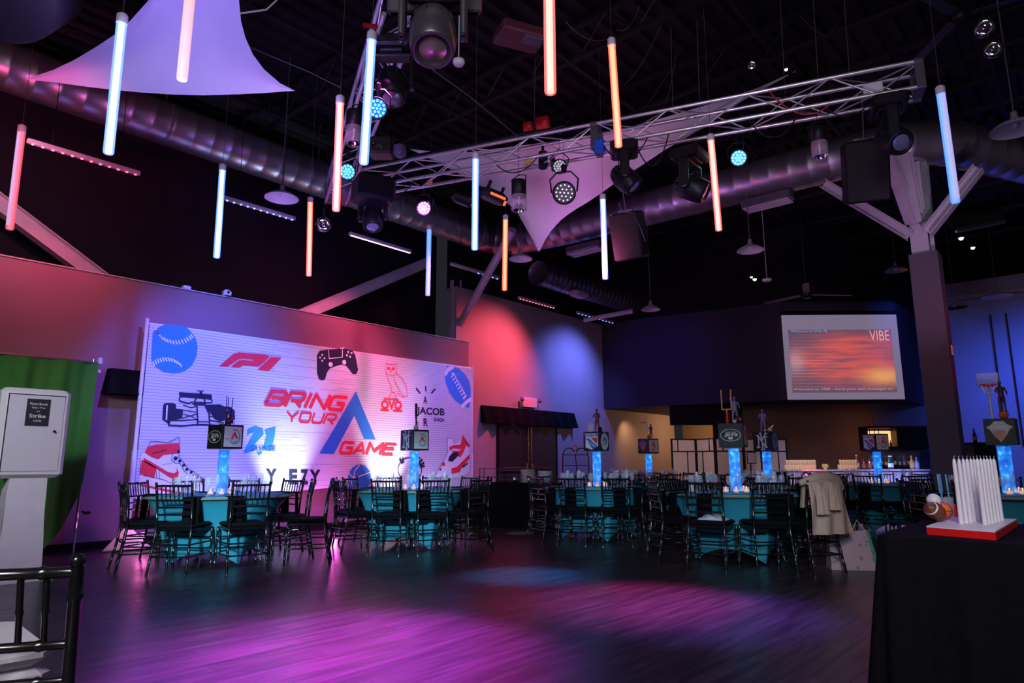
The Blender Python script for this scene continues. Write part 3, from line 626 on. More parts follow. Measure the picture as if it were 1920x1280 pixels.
# ---- photo booth
fb = fwd(onz(35, 1083, 0)); A0 = atf(5, 725, fb); A1 = atf(133, 733, fb); A2 = atf(113, 895, fb)
A0 = onx(8, 725, A1.x); dr = V((0, 1, 0)); ang = pi/2
wB = (V((A1.x, A1.y, 0))-V((A0.x, A0.y, 0))).length+.02
pbz0, pbz1 = A2.z, A1.z; ctr = (A0+A1)/2; ctr.z = 0
pb_ = thing('photo_booth', 'white photo booth cabinet on a cloth-wrapped post', 'photo booth', (ctr.x, ctr.y, 0), ang)
hz = (pbz0+pbz1)/2
b = B(); b.rbox((0, .09, hz), (wB, .22, pbz1-pbz0), .035); b.build('cabinet', m_white, pb_)
b = B(); b.box((0, -.022, hz), (wB-.12, .012, pbz1-pbz0-.14)); dp = b.build('door_panel', mat('booth_door', (.66, .65, .72), .4, var=.02), pb_)
b = B(); b.lathe([(.001, 0), (.012, 0), (.012, .02)], 10, (wB/2-.13, -.035, hz+.02), Matrix.Rotation(pi/2, 4, 'X')); b.build('lock', m_fix, dp)
b = B()
for (x, z, a_, c_) in ((0, pbz1-.066, wB-.1, .012), (-wB/2+.055, hz, .012, pbz1-pbz0-.12)): b.box((x, -.022, z), (a_, .01, c_))
b.build('chrome_edge', m_chrome, pb_)
sx0, sz0 = -.02, pbz1-.24
b = B(); b.box((sx0+.03, -.032, sz0), (.2, .006, .27)); sg = b.build('sign_card', mat('sign_black', (.02, .02, .03), .5), pb_)
b = B()
for s, z, h_, w_ in (('Photo Booth', .085, .026, .15), ('Take a Prop', .045, .022, .12), ('and', .012, .014, .03), ('Strike', -.035, .038, .14), ('A POSE', -.085, .02, .07)):
    x = sx0+.03; text_on(b, s, [V((x-w_/2, -.037, sz0+z+h_/2)), V((x+w_/2, -.037, sz0+z+h_/2)), V((x+w_/2, -.037, sz0+z-h_/2)), V((x-w_/2, -.037, sz0+z-h_/2))], .01)
b.build('sign_lettering', m_whp, sg)
b = B(); b.grid(lambda u, v_: V(((.155+.004*sin(v_*9+u*5)+.04*v_)*(1 if u*4 % 4 in (0,) else 1)*[(-1, -1), (1, -1), (1, 1), (-1, 1), (-1, -1)][int(u*4)][0], (.12+.02*v_)*[(-1, -1), (1, -1), (1, 1), (-1, 1), (-1, -1)][int(u*4)][1]+.09, pbz0-.0-v_*(pbz0-.02))), 4, 10, False)
b.build('wrapped_post', m_wcloth, pb_)
b = B(); b.box((0, .09, .01), (.55, .45, .02)); b.build('base_plate', m_white, pb_)
b = B(); b.box((0, .09, (pbz0+.03)/2), (.24, .18, pbz0-.06)); b.build('post', m_fixg, pb_)
# dark wall hood partly behind the backdrop
q0 = onx(200, 735, WX+.14); q1 = onx(300, 735, WX+.14); zt = onx(209, 690, WX+.1).z
b = B(); yy0, yy1 = q0.y, 6.0
b.add([(WX, yy0+.02, zt), (WX, yy1, zt), (WX+.12, yy1, zt), (WX+.12, yy0+.04, zt), (WX, yy0-.03, zt-.36), (WX, yy1, zt-.36), (WX+.26, yy1, zt-.36), (WX+.26, yy0-.03, zt-.36)], [(0, 1, 2, 3), (4, 5, 6, 7), (0, 3, 7, 4), (3, 2, 6, 7), (1, 2, 6, 5)])
tag(b.build('door_valance', m_cloth), 'black cloth valance left of the printed backdrop', 'valance')
# things on the partition cap
q = onx(347, 538, WX-.1); b = B(); b.rbox((0, 0, .03), (.1, .12, .06), .012); tag(b.build('junction_box', m_white, loc=(WX-.06, q.y, 3.767)), 'small white box on top of the left wall', 'box')
q = onx(423, 546, WX-.1)
t = thing('security_camera', 'small white motion camera standing on the left wall top', 'camera', (WX-.05, q.y, 3.767), .1)
B().rbox((0, 0, .06), (.12, .13, .12), .03).build('camera_body', m_white, t); B().sph((.055, -.01, .075), .026, 10).build('lens', m_fix, t); B().box((.02, 0, .006), (.12, .1, .012)).build('foot', m_fix, t)
# ================================================================ CHAIRS
def cpost(b, pts, r, nodes=(), n=8):
    """bamboo-style turned member with raised rings"""
    P_, R_ = [], []
    tot = sum((V(pts[i+1])-V(pts[i])).length for i in range(len(pts)-1)); acc = 0
    for i in range(len(pts)-1):
        a, c = V(pts[i]), V(pts[i+1]); l = (c-a).length; ts = [(0, r)]
        for nd in nodes:
            s = (nd*tot-acc)/l
            if .03 < s < .97: e = .008/l; ts += [(s-e, r), (s, r*1.28), (s+e, r)]
        for t_, r_ in sorted(ts): P_.append(a.lerp(c, t_)); R_.append(r_)
        acc += l
    P_.append(V(pts[-1])); R_.append(r); b.path(P_, R_, n)
def make_chair(full, cush=m_cush):
    t = thing('chiavari_chair', '', 'chair')
    n = 8 if full else 5
    def leg_r(s):
        b = B(); cpost(b, [(s*.205, -.285, 0), (s*.195, -.235, .25), (s*.187, -.205, .46), (s*.187, -.225, .72), (s*.192, -.262, .905)], .0135, (.1, .22, .36, .62, .8, .93), n)
        b.sph((s*.192, -.264, .915), .0165, 8); return b
    def leg_f(s):
        b = B(); cpost(b, [(s*.215, .205, 0), (s*.205, .19, .45)], .013, (.15, .4, .7, .9), n); return b
    def yb(z): return -.205 if z < .46 else (-.205-.02*(z-.46)/.26 if z < .72 else -.225-.037*(z-.72)/.185)
    xr = .187
    rails = [(.893, .0125), (.745, .0105), (.672, .0095), (.598, .0095)]
    def spin(i):
        b = B(); x = (i-3)*.046; cpost(b, [(x, yb(.745), .745), (x, yb(.885), .885)], .0068, (.5,) if full else (), 6 if full else 4); return b
    def stretchers():
        out = []
        for z, f in ((.30, 1), (.18, 1)):
            out.append([(xr+.008, yb(.3)-.02-(.3-z)*.15, z), (xr+.018, .2, z)]); out.append([(-xr-.008, yb(.3)-.02-(.3-z)*.15, z), (-xr-.018, .2, z)])
        out += [[(-.205, .198, .34), (.205, .198, .34)], [(-.205, .2, .22), (.205, .2, .22)], [(-.19, -.232, .30), (.19, -.232, .30)], [(-.19, -.245, .18), (.19, -.245, .18)]]
        return out
    if full:
        for s in (-1, 1): leg_r(s).build('rear_leg', m_chair, t); leg_f(s).build('front_leg', m_chair, t)
        for z, r in rails:
            b = B(); cpost(b, [(-xr, yb(z), z), (xr, yb(z), z)], r, (.15, .5, .85), 8); b.build('back_rail', m_chair, t)
        for i in range(7): spin(i).build('spindle', m_chair, t)
        for q in stretchers(): b = B(); cpost(b, q, .009, (.3, .7), 6); b.build('stretcher', m_chair, t)
    else:
        b = B()
        for s in (-1, 1): b2 = leg_r(s); b.add(b2.v, b2.f, True); b2 = leg_f(s); b.add(b2.v, b2.f, True)
        b.build('legs', m_chair, t)
        b = B()
        for z, r in rails: b.path([(-xr, yb(z), z), (xr, yb(z), z)], r, 5)
        for i in range(7): x = (i-3)*.046; b.path([(x, yb(.745), .745), (x, yb(.885), .885)], .0068, 4, False)
        b.build('backrest', m_chair, t)
        b = B()
        for q in stretchers(): b.path(q, .009, 4, False)
        b.build('stretchers', m_chair, t)
    b = B(); b.rbox((0, 0, .445), (.39, .40, .03), .01); b.build('seat_frame', m_chair, t)
    b = B(); b.rbox((0, .005, .482), (.40, .41, .045), .018); b.build('cushion', cush, t)
    return t
proto_full = make_chair(True); proto_low = make_chair(False); used = set(); CH = []
def place_chair(x, y, rz, full, table, dx=None):
    p0 = proto_full if full else proto_low
    if full in used: o = dup(p0, (x, y, 0), rz)
    else: o = p0; o.location = (x, y, 0); o.rotation_euler = (0, 0, rz); used.add(full)
    CH.append((o, table)); return o
TABLES = {
 'T1': ((-7.98, 3.9), [-97, -52, -10, 62, 100, 138, 176, 218], True, 'the leftmost teal table'),
 'T2': ((-7.37, 6.35), [-98, -59, -27, 2, 45, 85, 122, 160, 200, 232], True, 'the table before the backdrop'),
 'T3': ((-5.9, 8.72), [-76, -43, -10, 25, 62, 100, 140, 178, 214, 248], True, 'the hockey cube table'),
 'T4': ((-3.42, 8.0), [-84, -48, -24, 20, 58, 95, 132, 170, 203, 232], True, 'the green cube table'),
 'T5': ((-4.0, 10.57), [-80, -44, -8, 28, 64, 100, 136, 172, 208, 244], False, 'the white-letter cube table'),
 'T6': ((-2.95, 12.7), [-85, -49, -13, 28, 64, 100, 136, 172, 208, 240], False, 'the dark table nearest the bar'),
 'T7': ((-.87, 9.25), [-100, -60, -20, 28, 100, 150, 186, 222], False, 'the table at the right edge'),
 'T8': ((-6.85, 11.94), [-76, -40, -4, 32, 68, 104, 140, 176, 212, 248], False, 'the farthest small table')}
DIST = {('T1', -10): .85, ('T4', -24): 1.0, ('T4', -84): .92, ('T2', 2): 1.0, ('T2', -98): .88}
for k, ((cx, cy), angs, full, desc) in TABLES.items():
    for a in angs:
        d = DIST.get((k, a), .79+random.uniform(-.02, .03)); t = radians(a)
        place_chair(cx+d*cos(t), cy+d*sin(t), t+pi/2+random.uniform(-.07, .07), full, k)
# chair pulled out to the right of the first table
a = onz(601, 1054, 0); c = onz(541, 1056, 0); dv = (c-a).normalized(); m_ = (a+c)/2
place_chair(m_.x, m_.y, atan2(dv.y, dv.x)-pi/2, True, 'T1')
q = onz(1222, 1040, 0)
_W = 'first second third fourth fifth sixth seventh eighth ninth tenth eleventh twelfth thirteenth fourteenth fifteenth sixteenth seventeenth eighteenth nineteenth twentieth twenty-first twenty-second twenty-third'.split()
ORD = ['leftmost']+[w_+' from the left' for w_ in _W[1:]]
ORD_ = ['leftmost', 'second from the left', 'third from the left', 'fourth from the left', 'fifth from the left', 'sixth from the left', 'seventh from the left', 'eighth from the left', 'ninth from the left', 'rightmost']
_W = 'first second third fourth fifth sixth seventh eighth ninth tenth eleventh twelfth thirteenth fourteenth fifteenth sixteenth seventeenth eighteenth nineteenth twentieth twenty-first twenty-second twenty-third'.split()
ORD = ['leftmost']+[w_+' from the left' for w_ in _W[1:]]
ORD_ = ['leftmost', 'second from the left', 'third from the left', 'fourth from the left', 'fifth from the left', 'sixth from the left', 'seventh from the left', 'eighth from the left', 'ninth from the left', 'tenth from the left', 'eleventh from the left']
def relabel(objs, base):
    """name each thing by its order across the photograph, left to right"""
    objs = sorted(objs, key=lambda o: pxx(o.location+ZZ*.1))
    for i, o in enumerate(objs): o['label'] = base+', '+(ORD[i] if i < len(objs)-1 or i == 0 else 'rightmost')
for k in TABLES:
    (cx, cy), _, full, desc = TABLES[k]; Fc = fwd((cx, cy, 0))
    for side in ('near', 'far'):
        ls = [o for o, t in CH if t == k and (fwd(o.location) < Fc) == (side == 'near')]
        for o in ls: tag(o, '', 'chair', 'black spindle-back chairs at the party tables')
        relabel(ls, 'black spindle-back chair, %s side of %s' % (side, desc))
# foreground chair with a stack of white pads
fp = atf(148, 1030, 1.47)
m_pad = mat('white_cushion', (.62, .60, .66), .8, var=.03, bump=.06, bscale=60)
rzf = AZ+radians(18)
wx = dup(proto_full, (0, 0, 0), rzf, 'black spindle-back chair in the near left corner, cut by the frame', 'black spindle-back chairs at the party tables')
loc_post = Matrix.Rotation(rzf, 4, 'Z') @ V((.192, -.264, 0)); wx.location = (fp.x-loc_post.x, fp.y-loc_post.y, 0)
fc = wx.location
for i in range(4):
    zc_p = .5305+i*.0505; b = B(); b.rbox((0, 0, 0), (.36, .36, .05), .02); o = b.build('seat_pad', m_pad)
    k_ = onz(103, 1211, .707); az1, az2 = radians(-45.7), radians(-117.3)
    d1 = H*cos(az1)+R0*sin(az1); d2 = H*cos(az2)+R0*sin(az2); cp = k_+(d1+d2)*.18
    o.location = (cp.x+.01*(i % 2), cp.y, zc_p); o.rotation_euler = (0, 0, atan2(d1.y, d1.x)+(.06, -.05, .03, 0)[i])
    tag(o, 'white seat pad stacked on the near left chair, %s' % ('lowest', 'second from the bottom', 'second from the top', 'topmost')[i], 'cushion', 'white seat pads stacked on the near chair')
# ================================================================ TABLES
RT = .85
def cloth_fn(ph):
    def fn(u, v_):
        th = u*2*pi; d = (abs(((th-ph) % (pi/2))-pi/4))/(pi/4)      # 1 at a leg, 0 midway
        rb = .395/cos(d*pi/4); zb_ = .012+.13*(1-d**3)
        if v_ < .12: return V((RT*cos(th)*(v_/.12), RT*sin(th)*(v_/.12), .762))
        t_ = (v_-.12)/.88; r_ = RT+(rb-RT)*(t_**.6)
        z = .762-(.762-zb_)*t_
        if t_ < .03: r_ = RT
        return V((r_*cos(th), r_*sin(th), z))
    return fn
LEG0 = {'T1': (-8.01, 3.4), 'T2': (-7.12, 5.87), 'T3': (-5.88, 8.32), 'T4': (-3.32, 7.5)}
POS = {}
proto_t = None; cl_me = None
for k, ((cx, cy), _, full, desc) in TABLES.items():
    ph = {'T1': -47, 'T2': -62, 'T3': -88, 'T4': -84, 'T5': -60, 'T6': -48, 'T7': -60, 'T8': -70}[k]; ph = radians(ph)
    if proto_t is None:
        t = thing('round_table', '', 'table', (cx, cy, 0), ph); proto_t = t
        B().lathe([(.001, .735), (.83, .735), (.84, .745), (.83, .755), (.001, .755)], 40).build('tabletop', mat('plywood', (.3, .2, .12), .6), t)
        for s in range(4):
            a = s*pi/2; b = B(); b.path([(.36*cos(a), .36*sin(a), .735), (.50*cos(a), .50*sin(a), .02), (.535*cos(a), .535*sin(a), .004)], .012, 6); b.build('leg', m_fixg, t)
    else: t = dup(proto_t, (cx, cy, 0), ph)
    tag(t, 'round folding table under its cloth: ' + desc, 'table', 'round banquet tables')
    if cl_me is None:
        b = B(); b.grid(cloth_fn(pi/4), 96, 26, True, True); c_ = b.build('tablecloth', m_teal); cl_me = c_
    else: c_ = cl_me.copy(); col.objects.link(c_)
    c_.location = (cx, cy, 0); c_.rotation_euler = (0, 0, ph)
    tag(c_, 'stretch teal cloth with arched hem over ' + desc, 'tablecloth', 'teal stretch tablecloths')
# napkins hanging over the table edges
proto_n = None
for k, ((cx, cy), angs, full, desc) in TABLES.items():
    nl = []
    for i, a in enumerate(angs):
        t = radians(a+(7 if i % 2 else -6))
        if proto_n is None:
            b = B(); b.grid(lambda u, v_: V(((u-.5)*.17, (lambda s: -.14+s if s < .155 else .018+.04*(s-.155)+(.006*sin(u*9)))(v_*.52) if True else 0, (lambda s: .772 if s < .155 else .772-(s-.155))(v_*.52))), 6, 20)
            proto_n = b.build('napkin', m_cloth); proto_n.modifiers.new('s', 'SOLIDIFY').thickness = .006; o = proto_n
        else: o = proto_n.copy(); col.objects.link(o)
        o.location = (cx+RT*cos(t), cy+RT*sin(t), 0); o.rotation_euler = (0, 0, t-pi/2)
        tag(o, 'black napkin hanging over the edge of ' + desc, 'napkin', 'black napkins on ' + desc); nl.append(o)
    relabel(nl, 'black napkin hanging from ' + desc)
# ================================================================ CENTREPIECES
m_vase = bpy.data.materials.new('glowing_blue_beads'); m_vase.use_nodes = True
nt = m_vase.node_tree; N = nt.nodes; L = nt.links; p = N['Principled BSDF']; tc = N.new('ShaderNodeTexCoord')
n = N.new('ShaderNodeTexNoise'); n.inputs['Scale'].default_value = 13; n.inputs['Detail'].default_value = 4; L.new(tc.outputs['Object'], n.inputs[0])
r = N.new('ShaderNodeValToRGB'); L.new(n.outputs['Fac'], r.inputs[0]); e = r.color_ramp.elements
e[0].position = .3; e[0].color = (.004, .07, .5, 1); e[1].position = .78; e[1].color = (.75, .97, 1, 1); q = e.new(.52); q.color = (.01, .22, .8, 1); q = e.new(.66); q.color = (.08, .62, 1, 1)
L.new(r.outputs[0], p.inputs['Emission Color']); p.inputs['Emission Strength'].default_value = 1.15; p.inputs['Base Color'].default_value = (.02, .15, .6, 1); p.inputs['Roughness'].default_value = .1
proto_v = None
def votive():
    t = thing('votive_candle', '', 'candle'); b = B(); b.lathe([(.026, 0), (.031, .004), (.033, .062), (.030, .062), (.027, .012)], 12); b.build('glass_cup', m_votive, t)
    B().lathe([(.001, .01), (.03, .01), (.03, .035), (.001, .037)], 10).build('wax', mat('votive_wax', (.9, .75, .6), .5, emit=(1, .5, .25), es=.9), t)
    B().lathe([(.001, .036), (.006, .042), (.004, .056), (.0005, .068)], 6).build('flame', m_flame, t); return t
def wine_glass(h, r, n=10):
    t = thing('wine_glass', '', 'glass'); m = mat('thin_glass', (.85, .8, .95), .06, var=.02, alpha=.27, spec=1, coat=1)
    B().lathe([(.032, 0), (.032, .003), (.006, .008), (.004, .012)], n).build('foot', m, t)
    B().lathe([(.004, .012), (.004, h*.42)], 6).build('stem', m, t)
    B().lathe([(.004, h*.42), (r*.6, h*.48), (r, h*.66), (r*.97, h*.8), (r*.78, h)], n).build('bowl', m, t); return t
pv = votive(); pg1 = wine_glass(.2, .042); pg2 = wine_glass(.235, .027); first = {}
def inst(p0, key, loc, rz, label, cat, group):
    if key not in first: o = p0; o.location = loc; o.rotation_euler = (0, 0, rz); first[key] = 1
    else: o = dup(p0, loc, rz)
    return tag(o, label, cat, group)
zt_ = .762
for k, ((cx, cy), angs, full, desc) in TABLES.items():
    o = None
    if proto_v is None:
        o = thing('cylinder_vase', '', 'vase', (cx, cy, zt_+.004)); proto_v = o
        B().lathe([(.001, .01), (.062, .01), (.062, .51), (.001, .51)], 24).build('blue_beads', m_vase, o)
        B().lathe([(.001, 0), (.066, 0), (.068, .004), (.068, .522), (.064, .522)], 24).build('glass_wall', mat('vase_glass', (.5, .7, 1), .05, alpha=.18, var=.02), o)
    else: o = dup(proto_v, (cx, cy, zt_+.004))
    tag(o, 'tall glowing blue cylinder vase on ' + desc, 'vase', 'glowing blue vases'); o.rotation_euler = (0, 0, random.random()*6)
    light('POINT', 'vase_glow', (cx, cy, zt_+.62), None, (.1, .4, 1), .01, .05)
    dc = (CAM-V((cx, cy, 0))); ca = atan2(dc.y, dc.x)
    vl, gl, fl_ = [], [], []
    for i, (da, rr_) in enumerate(((-.75, .17), (.0, .2), (.75, .17), (2.6, .17))):
        vl.append(o := inst(pv, 'v', (cx+rr_*cos(ca+da), cy+rr_*sin(ca+da), zt_+.004), 0, 'lit votive candle beside the blue vase on ' + desc, 'candle', 'votive candles on ' + desc))
    for i, a in enumerate(angs):
        t = radians(a+10); rr_ = .52
        gl.append(inst(pg1, 'g1', (cx+rr_*cos(t), cy+rr_*sin(t), zt_+.004), 0, 'round-bowled stem glass standing on ' + desc, 'glass', 'stem glasses on ' + desc))
        t = radians(a+20)
        fl_.append(inst(pg2, 'g2', (cx+(rr_-.05)*cos(t), cy+(rr_-.05)*sin(t), zt_+.004), 0, 'tall slim flute glass standing on ' + desc, 'glass', 'flute glasses on ' + desc))
    relabel(vl, 'votive candle beside the vase on ' + desc); relabel(gl, 'round stem glass on ' + desc); relabel(fl_, 'slim flute glass on ' + desc)
# ---- logo cubes
CS = .285; cz = zt_+.004+.526
m_cube = mat('black_foam_board', (.012, .012, .014), .45); m_cubeg = mat('dark_green_board', (.035, .05, .045), .6)
class Face:
    """draw in face units (-1..1) on a cube side"""
    def __init__(s, side, b): s.b = b; s.side = side
    def p(s, x, y, d):
        h = CS/2; e = h+d
        return V((x*h, -e, h+y*h)) if s.side == 'a' else V((e, x*h, h+y*h))
    def poly(s, pts, d=.002): s.b.poly([s.p(x, y, d) for x, y in pts])
    def ell(s, cx, cy, rx, ry, d=.002, n=26): s.poly([(cx+rx*cos(2*pi*i/n), cy+ry*sin(2*pi*i/n)) for i in range(n)], d)
    def txt(s, t, x0, y0, x1, y1, d=.004, off=.03, sh=0): text_on(s.b, t, [s.p(x0+sh, y1, d), s.p(x1+sh, y1, d), s.p(x1, y0, d), s.p(x0, y0, d)], off)
    def line(s, pts, w_, d=.004):
        for (x0, y0), (x1, y1) in zip(pts, pts[1:]):
            l = hypot(x1-x0, y1-y0); nx, ny = -(y1-y0)/l*w_/2, (x1-x0)/l*w_/2; s.poly([(x0+nx, y0+ny), (x1+nx, y1+ny), (x1-nx, y1-ny), (x0-nx, y0-ny)], d)
def draw(cube, side, m, fn, name='emblem_print'):
    b = B(); fn(Face(side, b)); b.build(name, m, cube)
def oval_logo(c, side):
    draw(c, side, m_whp, lambda F: F.ell(0, 0, .84, .52, .002)); draw(c, side, m_cubeg if side == 'a' and c.get('g') else m_cube, lambda F: F.ell(0, 0, .79, .47, .003))
    draw(c, side, m_whp, lambda F: (F.txt('NEW YORK', -.42, .16, .46, .28, .005, .02, .03), F.txt('JETS', -.56, -.16, .56, .13, .005, .05, .08), F.ell(0, -.26, .22, .11, .005)))
def ny_logo(c, side):
    def fn(F):
        w_ = .15
        F.line([(-.40, -.62), (-.36, .0), (-.42, .6)], w_); F.line([(-.42, .6), (.36, -.66)], w_*1.1); F.line([(.36, -.66), (.38, .0), (.32, .48)], w_)
        F.line([(-.62, .62), (-.34, .62)], .1); F.line([(-.6, -.72), (-.22, -.66)], .12); F.line([(-.62, -.66), (-.36, -.5)], .1); F.line([(.16, .5), (.62, .44)], .1); F.line([(.2, -.78), (.56, -.6)], .12)
        F.line([(-.16, .84), (.02, .16), (.02, -.86)], w_); F.line([(.46, .84), (.02, .12)], w_); F.line([(-.3, .84), (-.02, .88)], .1); F.line([(.3, .86), (.62, .8)], .1); F.line([(-.18, -.9), (.22, -.9)], .1)
    draw(c, side, m_whp, fn)
def shield_logo(c, side):
    draw(c, side, m_whp, lambda F: F.poly([(-.85, .85), (.85, .85), (.78, .5), (.8, -.5), (.0, -.88), (-.75, -.62), (-.72, .4)]))
    draw(c, side, m_bluep, lambda F: (F.poly([(-.8, .8), (.8, .8), (.75, .52), (-.72, .52)], .003), F.poly([(-.68, .3), (-.3, .3), (.68, -.48), (.6, -.62), (.1, -.8)], .003)))
    draw(c, side, m_redp, lambda F: F.poly([(-.05, .36), (.7, .36), (.7, -.3)], .003))
    draw(c, side, m_whp, lambda F: (F.txt('NEW YORK', -.64, .56, .66, .76, .005, .04), text_on(F.b, 'RANGERS', [F.p(-.52, .2, .005), F.p(.5, -.52, .005), F.p(.42, -.64, .005), F.p(-.6, .08, .005)], .03)))
def ball_logo(c, side, pale=False):
    m1 = m_bluep if not pale else mat('pale_foil_print', (.5, .5, .52), .35, .3)
    draw(c, side, m1, lambda F: F.poly([(-.85, .35), (-.5, .55), (-.3, .8), (.3, .8), (.5, .55), (.85, .35), (.6, .1), (.35, -.35), (0, -.8), (-.35, -.35), (-.6, .1)]))
    draw(c, side, m_orange if not pale else mat('copper_print', (.6, .3, .2), .4), lambda F: F.poly([(-.45, -.02), (-.2, .1), (.2, .1), (.45, -.02), (.3, -.38), (0, -.72), (-.3, -.38)], .003))
    draw(c, side, m_whp if pale else m_orange, lambda F: (F.txt('KNICKS', -.55, .2, .55, .48, .005, .03), F.txt('NEW YORK', -.28, .55, .28, .68, .005, .02)))
def a_logo(c, side, bg=True):
    if bg: draw(c, side, m_whp, lambda F: F.poly([(-.84, -.84), (.84, -.84), (.84, .84), (-.84, .84)]))
    def ring(F):
        n = 30; o_ = [(.52*cos(t)+.15, .62*sin(t)) for t in [-2.6+4.6*i/n for i in range(n+1)]]; i_ = [(.44*cos(t)+.15, .54*sin(t)) for t in [2.0-4.6*i/n for i in range(n+1)]]; F.poly(o_+i_, .003)
        F.txt('BRING YOUR', -.72, -.24, .1, -.14, .004, .01); F.txt('GAME', .0, -.46, .42, -.34, .004, .01)
    draw(c, side, m_bluel, ring); draw(c, side, m_redp, lambda F: F.poly([(.12, .45), (.5, -.15), (.3, -.15), (.11, .15), (-.02, -.15), (-.2, -.15)], .005))
def arrow_logo(c, side):
    draw(c, side, m_whp, lambda F: F.poly([(-.84, -.84), (.84, -.84), (.84, .84), (-.84, .84)]))
    draw(c, side, m_redp, lambda F: (F.line([(-.3, .12), (0, .6), (.32, .12)], .14, .004), F.line([(.05, .2), (.05, -.55), (-.35, -.55), (-.35, -.4)], .15, .005), F.line([(-.35, .05), (.3, .05)], .1, .004)))
    draw(c, side, m_bluel, lambda F: F.line([(.4, -.4), (.4, 0)], .06, .005))
def oval_mono(c, side, m_bg=None, m_fg=None, red=False):
    draw(c, side, m_bg or m_whp, lambda F: F.ell(0, 0, .8, .9)); draw(c, side, m_fg or m_bluel, lambda F: (F.line([(-.35, .0), (-.1, .4), (.1, -.1)], .18, .004), F.line([(.1, .4), (.42, .1), (.1, -.42)], .18, .004)))
    if red: draw(c, side, m_redp, lambda F: F.ell(-.4, -.35, .13, .13, .005))
CUBES = {'T1': (55, 'black cube with a white oval emblem above the first blue vase'), 'T2': (53, 'black cube with white interlocked letters above the vase before the backdrop'),
 'T3': (30, 'black cube with a red, white and blue shield emblem above the middle vase'), 'T4': (11, 'dark green cube with a large white oval emblem above the near vase'),
 'T5': (20, 'black cube with white interlocked letters standing right of the green cube'), 'T6': (45, 'black cube with a shield emblem in front of the lit bar shelf'),
 'T7': (6, 'dark cube with a pale pointed emblem at the right edge'), 'T8': (45, 'small black cube with a red arrow face on the far table')}
CB = {}
for k, (al, lab) in CUBES.items():
    cx, cy = TABLES[k][0]; d = CAM-V((cx, cy, 0)); rz = atan2(d.y, d.x)+pi/2-radians(al)
    c = thing('logo_cube', lab, 'decoration', (cx, cy, cz), rz, 'logo cubes on the blue vases'); CB[k] = c
    if k in ('T4',): c['g'] = 1
    B().rbox((0, 0, CS/2), (CS, CS, CS), .004).build('box_body', m_cubeg if k in ('T4', 'T7') else m_cube, c)
oval_logo(CB['T1'], 'a'); a_logo(CB['T1'], 'b'); ny_logo(CB['T2'], 'a'); a_logo(CB['T2'], 'b'); shield_logo(CB['T3'], 'a'); oval_mono(CB['T3'], 'b', red=True)
oval_logo(CB['T4'], 'a'); oval_mono(CB['T4'], 'b', mat('orange_glow_print', (.9, .35, .25), .6), m_redp); ny_logo(CB['T5'], 'a'); oval_mono(CB['T5'], 'b', m_grp, m_bluep)
shield_logo(CB['T6'], 'a'); a_logo(CB['T6'], 'b'); ball_logo(CB['T7'], 'a', True); ball_logo(CB['T8'], 'a'); arrow_logo(CB['T8'], 'b')
for c in CB.values():
    if 'g' in c: del c['g']
# ---- toppers
def figure(name, label, loc, rz, h, mb, skin, arm_up=False):
    """small cut-out style player figurine, one fused body"""
    s = h/1.0; b = B()
    def P3(*a_): return [(x*s, y*s, z*s) for x, y, z in a_]
    for q in (-1, 1):
        b.path(P3((q*.05, 0, .50), (q*.075, .02, .27), (q*.085, 0, .02)), [.055*s, .038*s, .022*s], 8); b.sph((q*.09*s, -.03*s, .015*s), .03*s, 8, (1, 1.7, .7))
    b.path(P3((0, 0, .46), (0, 0, .62), (0, 0, .78), (0, 0, .84)), [.085*s, .08*s, .105*s, .03*s], 10); b.path(P3((0, 0, .82), (0, 0, .9)), .03*s, 8); b.sph((0, 0, .93*s), .058*s, 10, (.9, 1, 1.15))
    b.path(P3((.1, 0, .79), (.155, -.02, .64), (.13, -.12, .54)), [.036*s, .028*s, .018*s], 8)
    b.path(P3((-.1, 0, .79), (-.15, -.02, .68 if not arm_up else .92), (-.13, -.11, .60 if not arm_up else 1.06)), [.036*s, .028*s, .018*s], 8)
    o = b.build('player_figurine', mb, loc=loc); o.rotation_euler = (0, 0, rz)
    rm = o.modifiers.new('r', 'REMESH'); rm.mode = 'VOXEL'; rm.voxel_size = .011*s; rm.use_smooth_shade = True
    return tag(o, label, 'figurine')
def top(k, x, y): c = CB[k]; return c.location + (Matrix.Rotation(c.rotation_euler.z, 3, 'Z') @ V((x, y, CS)))
def rot(k, a=0): return CB[k].rotation_euler.z+a
def stick(label, p0, p1, r0, r1, m, name='bat', mid=None):
    b = B(); p0, p1 = V(p0), V(p1); b.path([V((0, 0, 0)), (p1-p0)*.35, (p1-p0)*.6, (p1-p0)], [r0, r0, r1, r1], 8); return tag(b.build(name, m, loc=p0), label, 'sports prop')
def ballo(name, label, p, r, m, sc_=(1, 1, 1), rz=0, seams=None):
    t = thing(name, label, 'ball', p+V((0, 0, r*sc_[2])), rz)
    B().sph((0, 0, 0), r, 18, sc_).build('ball_skin', m, t)
    if seams:
        b = B()
        for T in ((0, 0), (pi/2, 0), (pi/2, pi/2)):
            MM = Matrix.Rotation(T[1], 4, 'Z') @ Matrix.Rotation(T[0], 4, 'X'); b.path([MM @ V((r*1.005*cos(a), r*1.005*sin(a), 0)) for a in [2*pi*i/20 for i in range(21)]], r*.03, 4, False)
        b.build('seam', m_fix, t)
    return t
m_doll = mat('dark_uniform', (.10, .03, .07), .4); m_doll2 = mat('purple_uniform', (.3, .25, .5), .45); m_doll3 = mat('blue_white_uniform', (.25, .25, .42), .45, var=.5, scale=30)
figure('f', 'small dark hockey player figure on the shield emblem cube', top('T3', .02, 0), rot('T3'), .36, mat('red_uniform', (.28, .05, .10), .4, var=.5, scale=40), None)
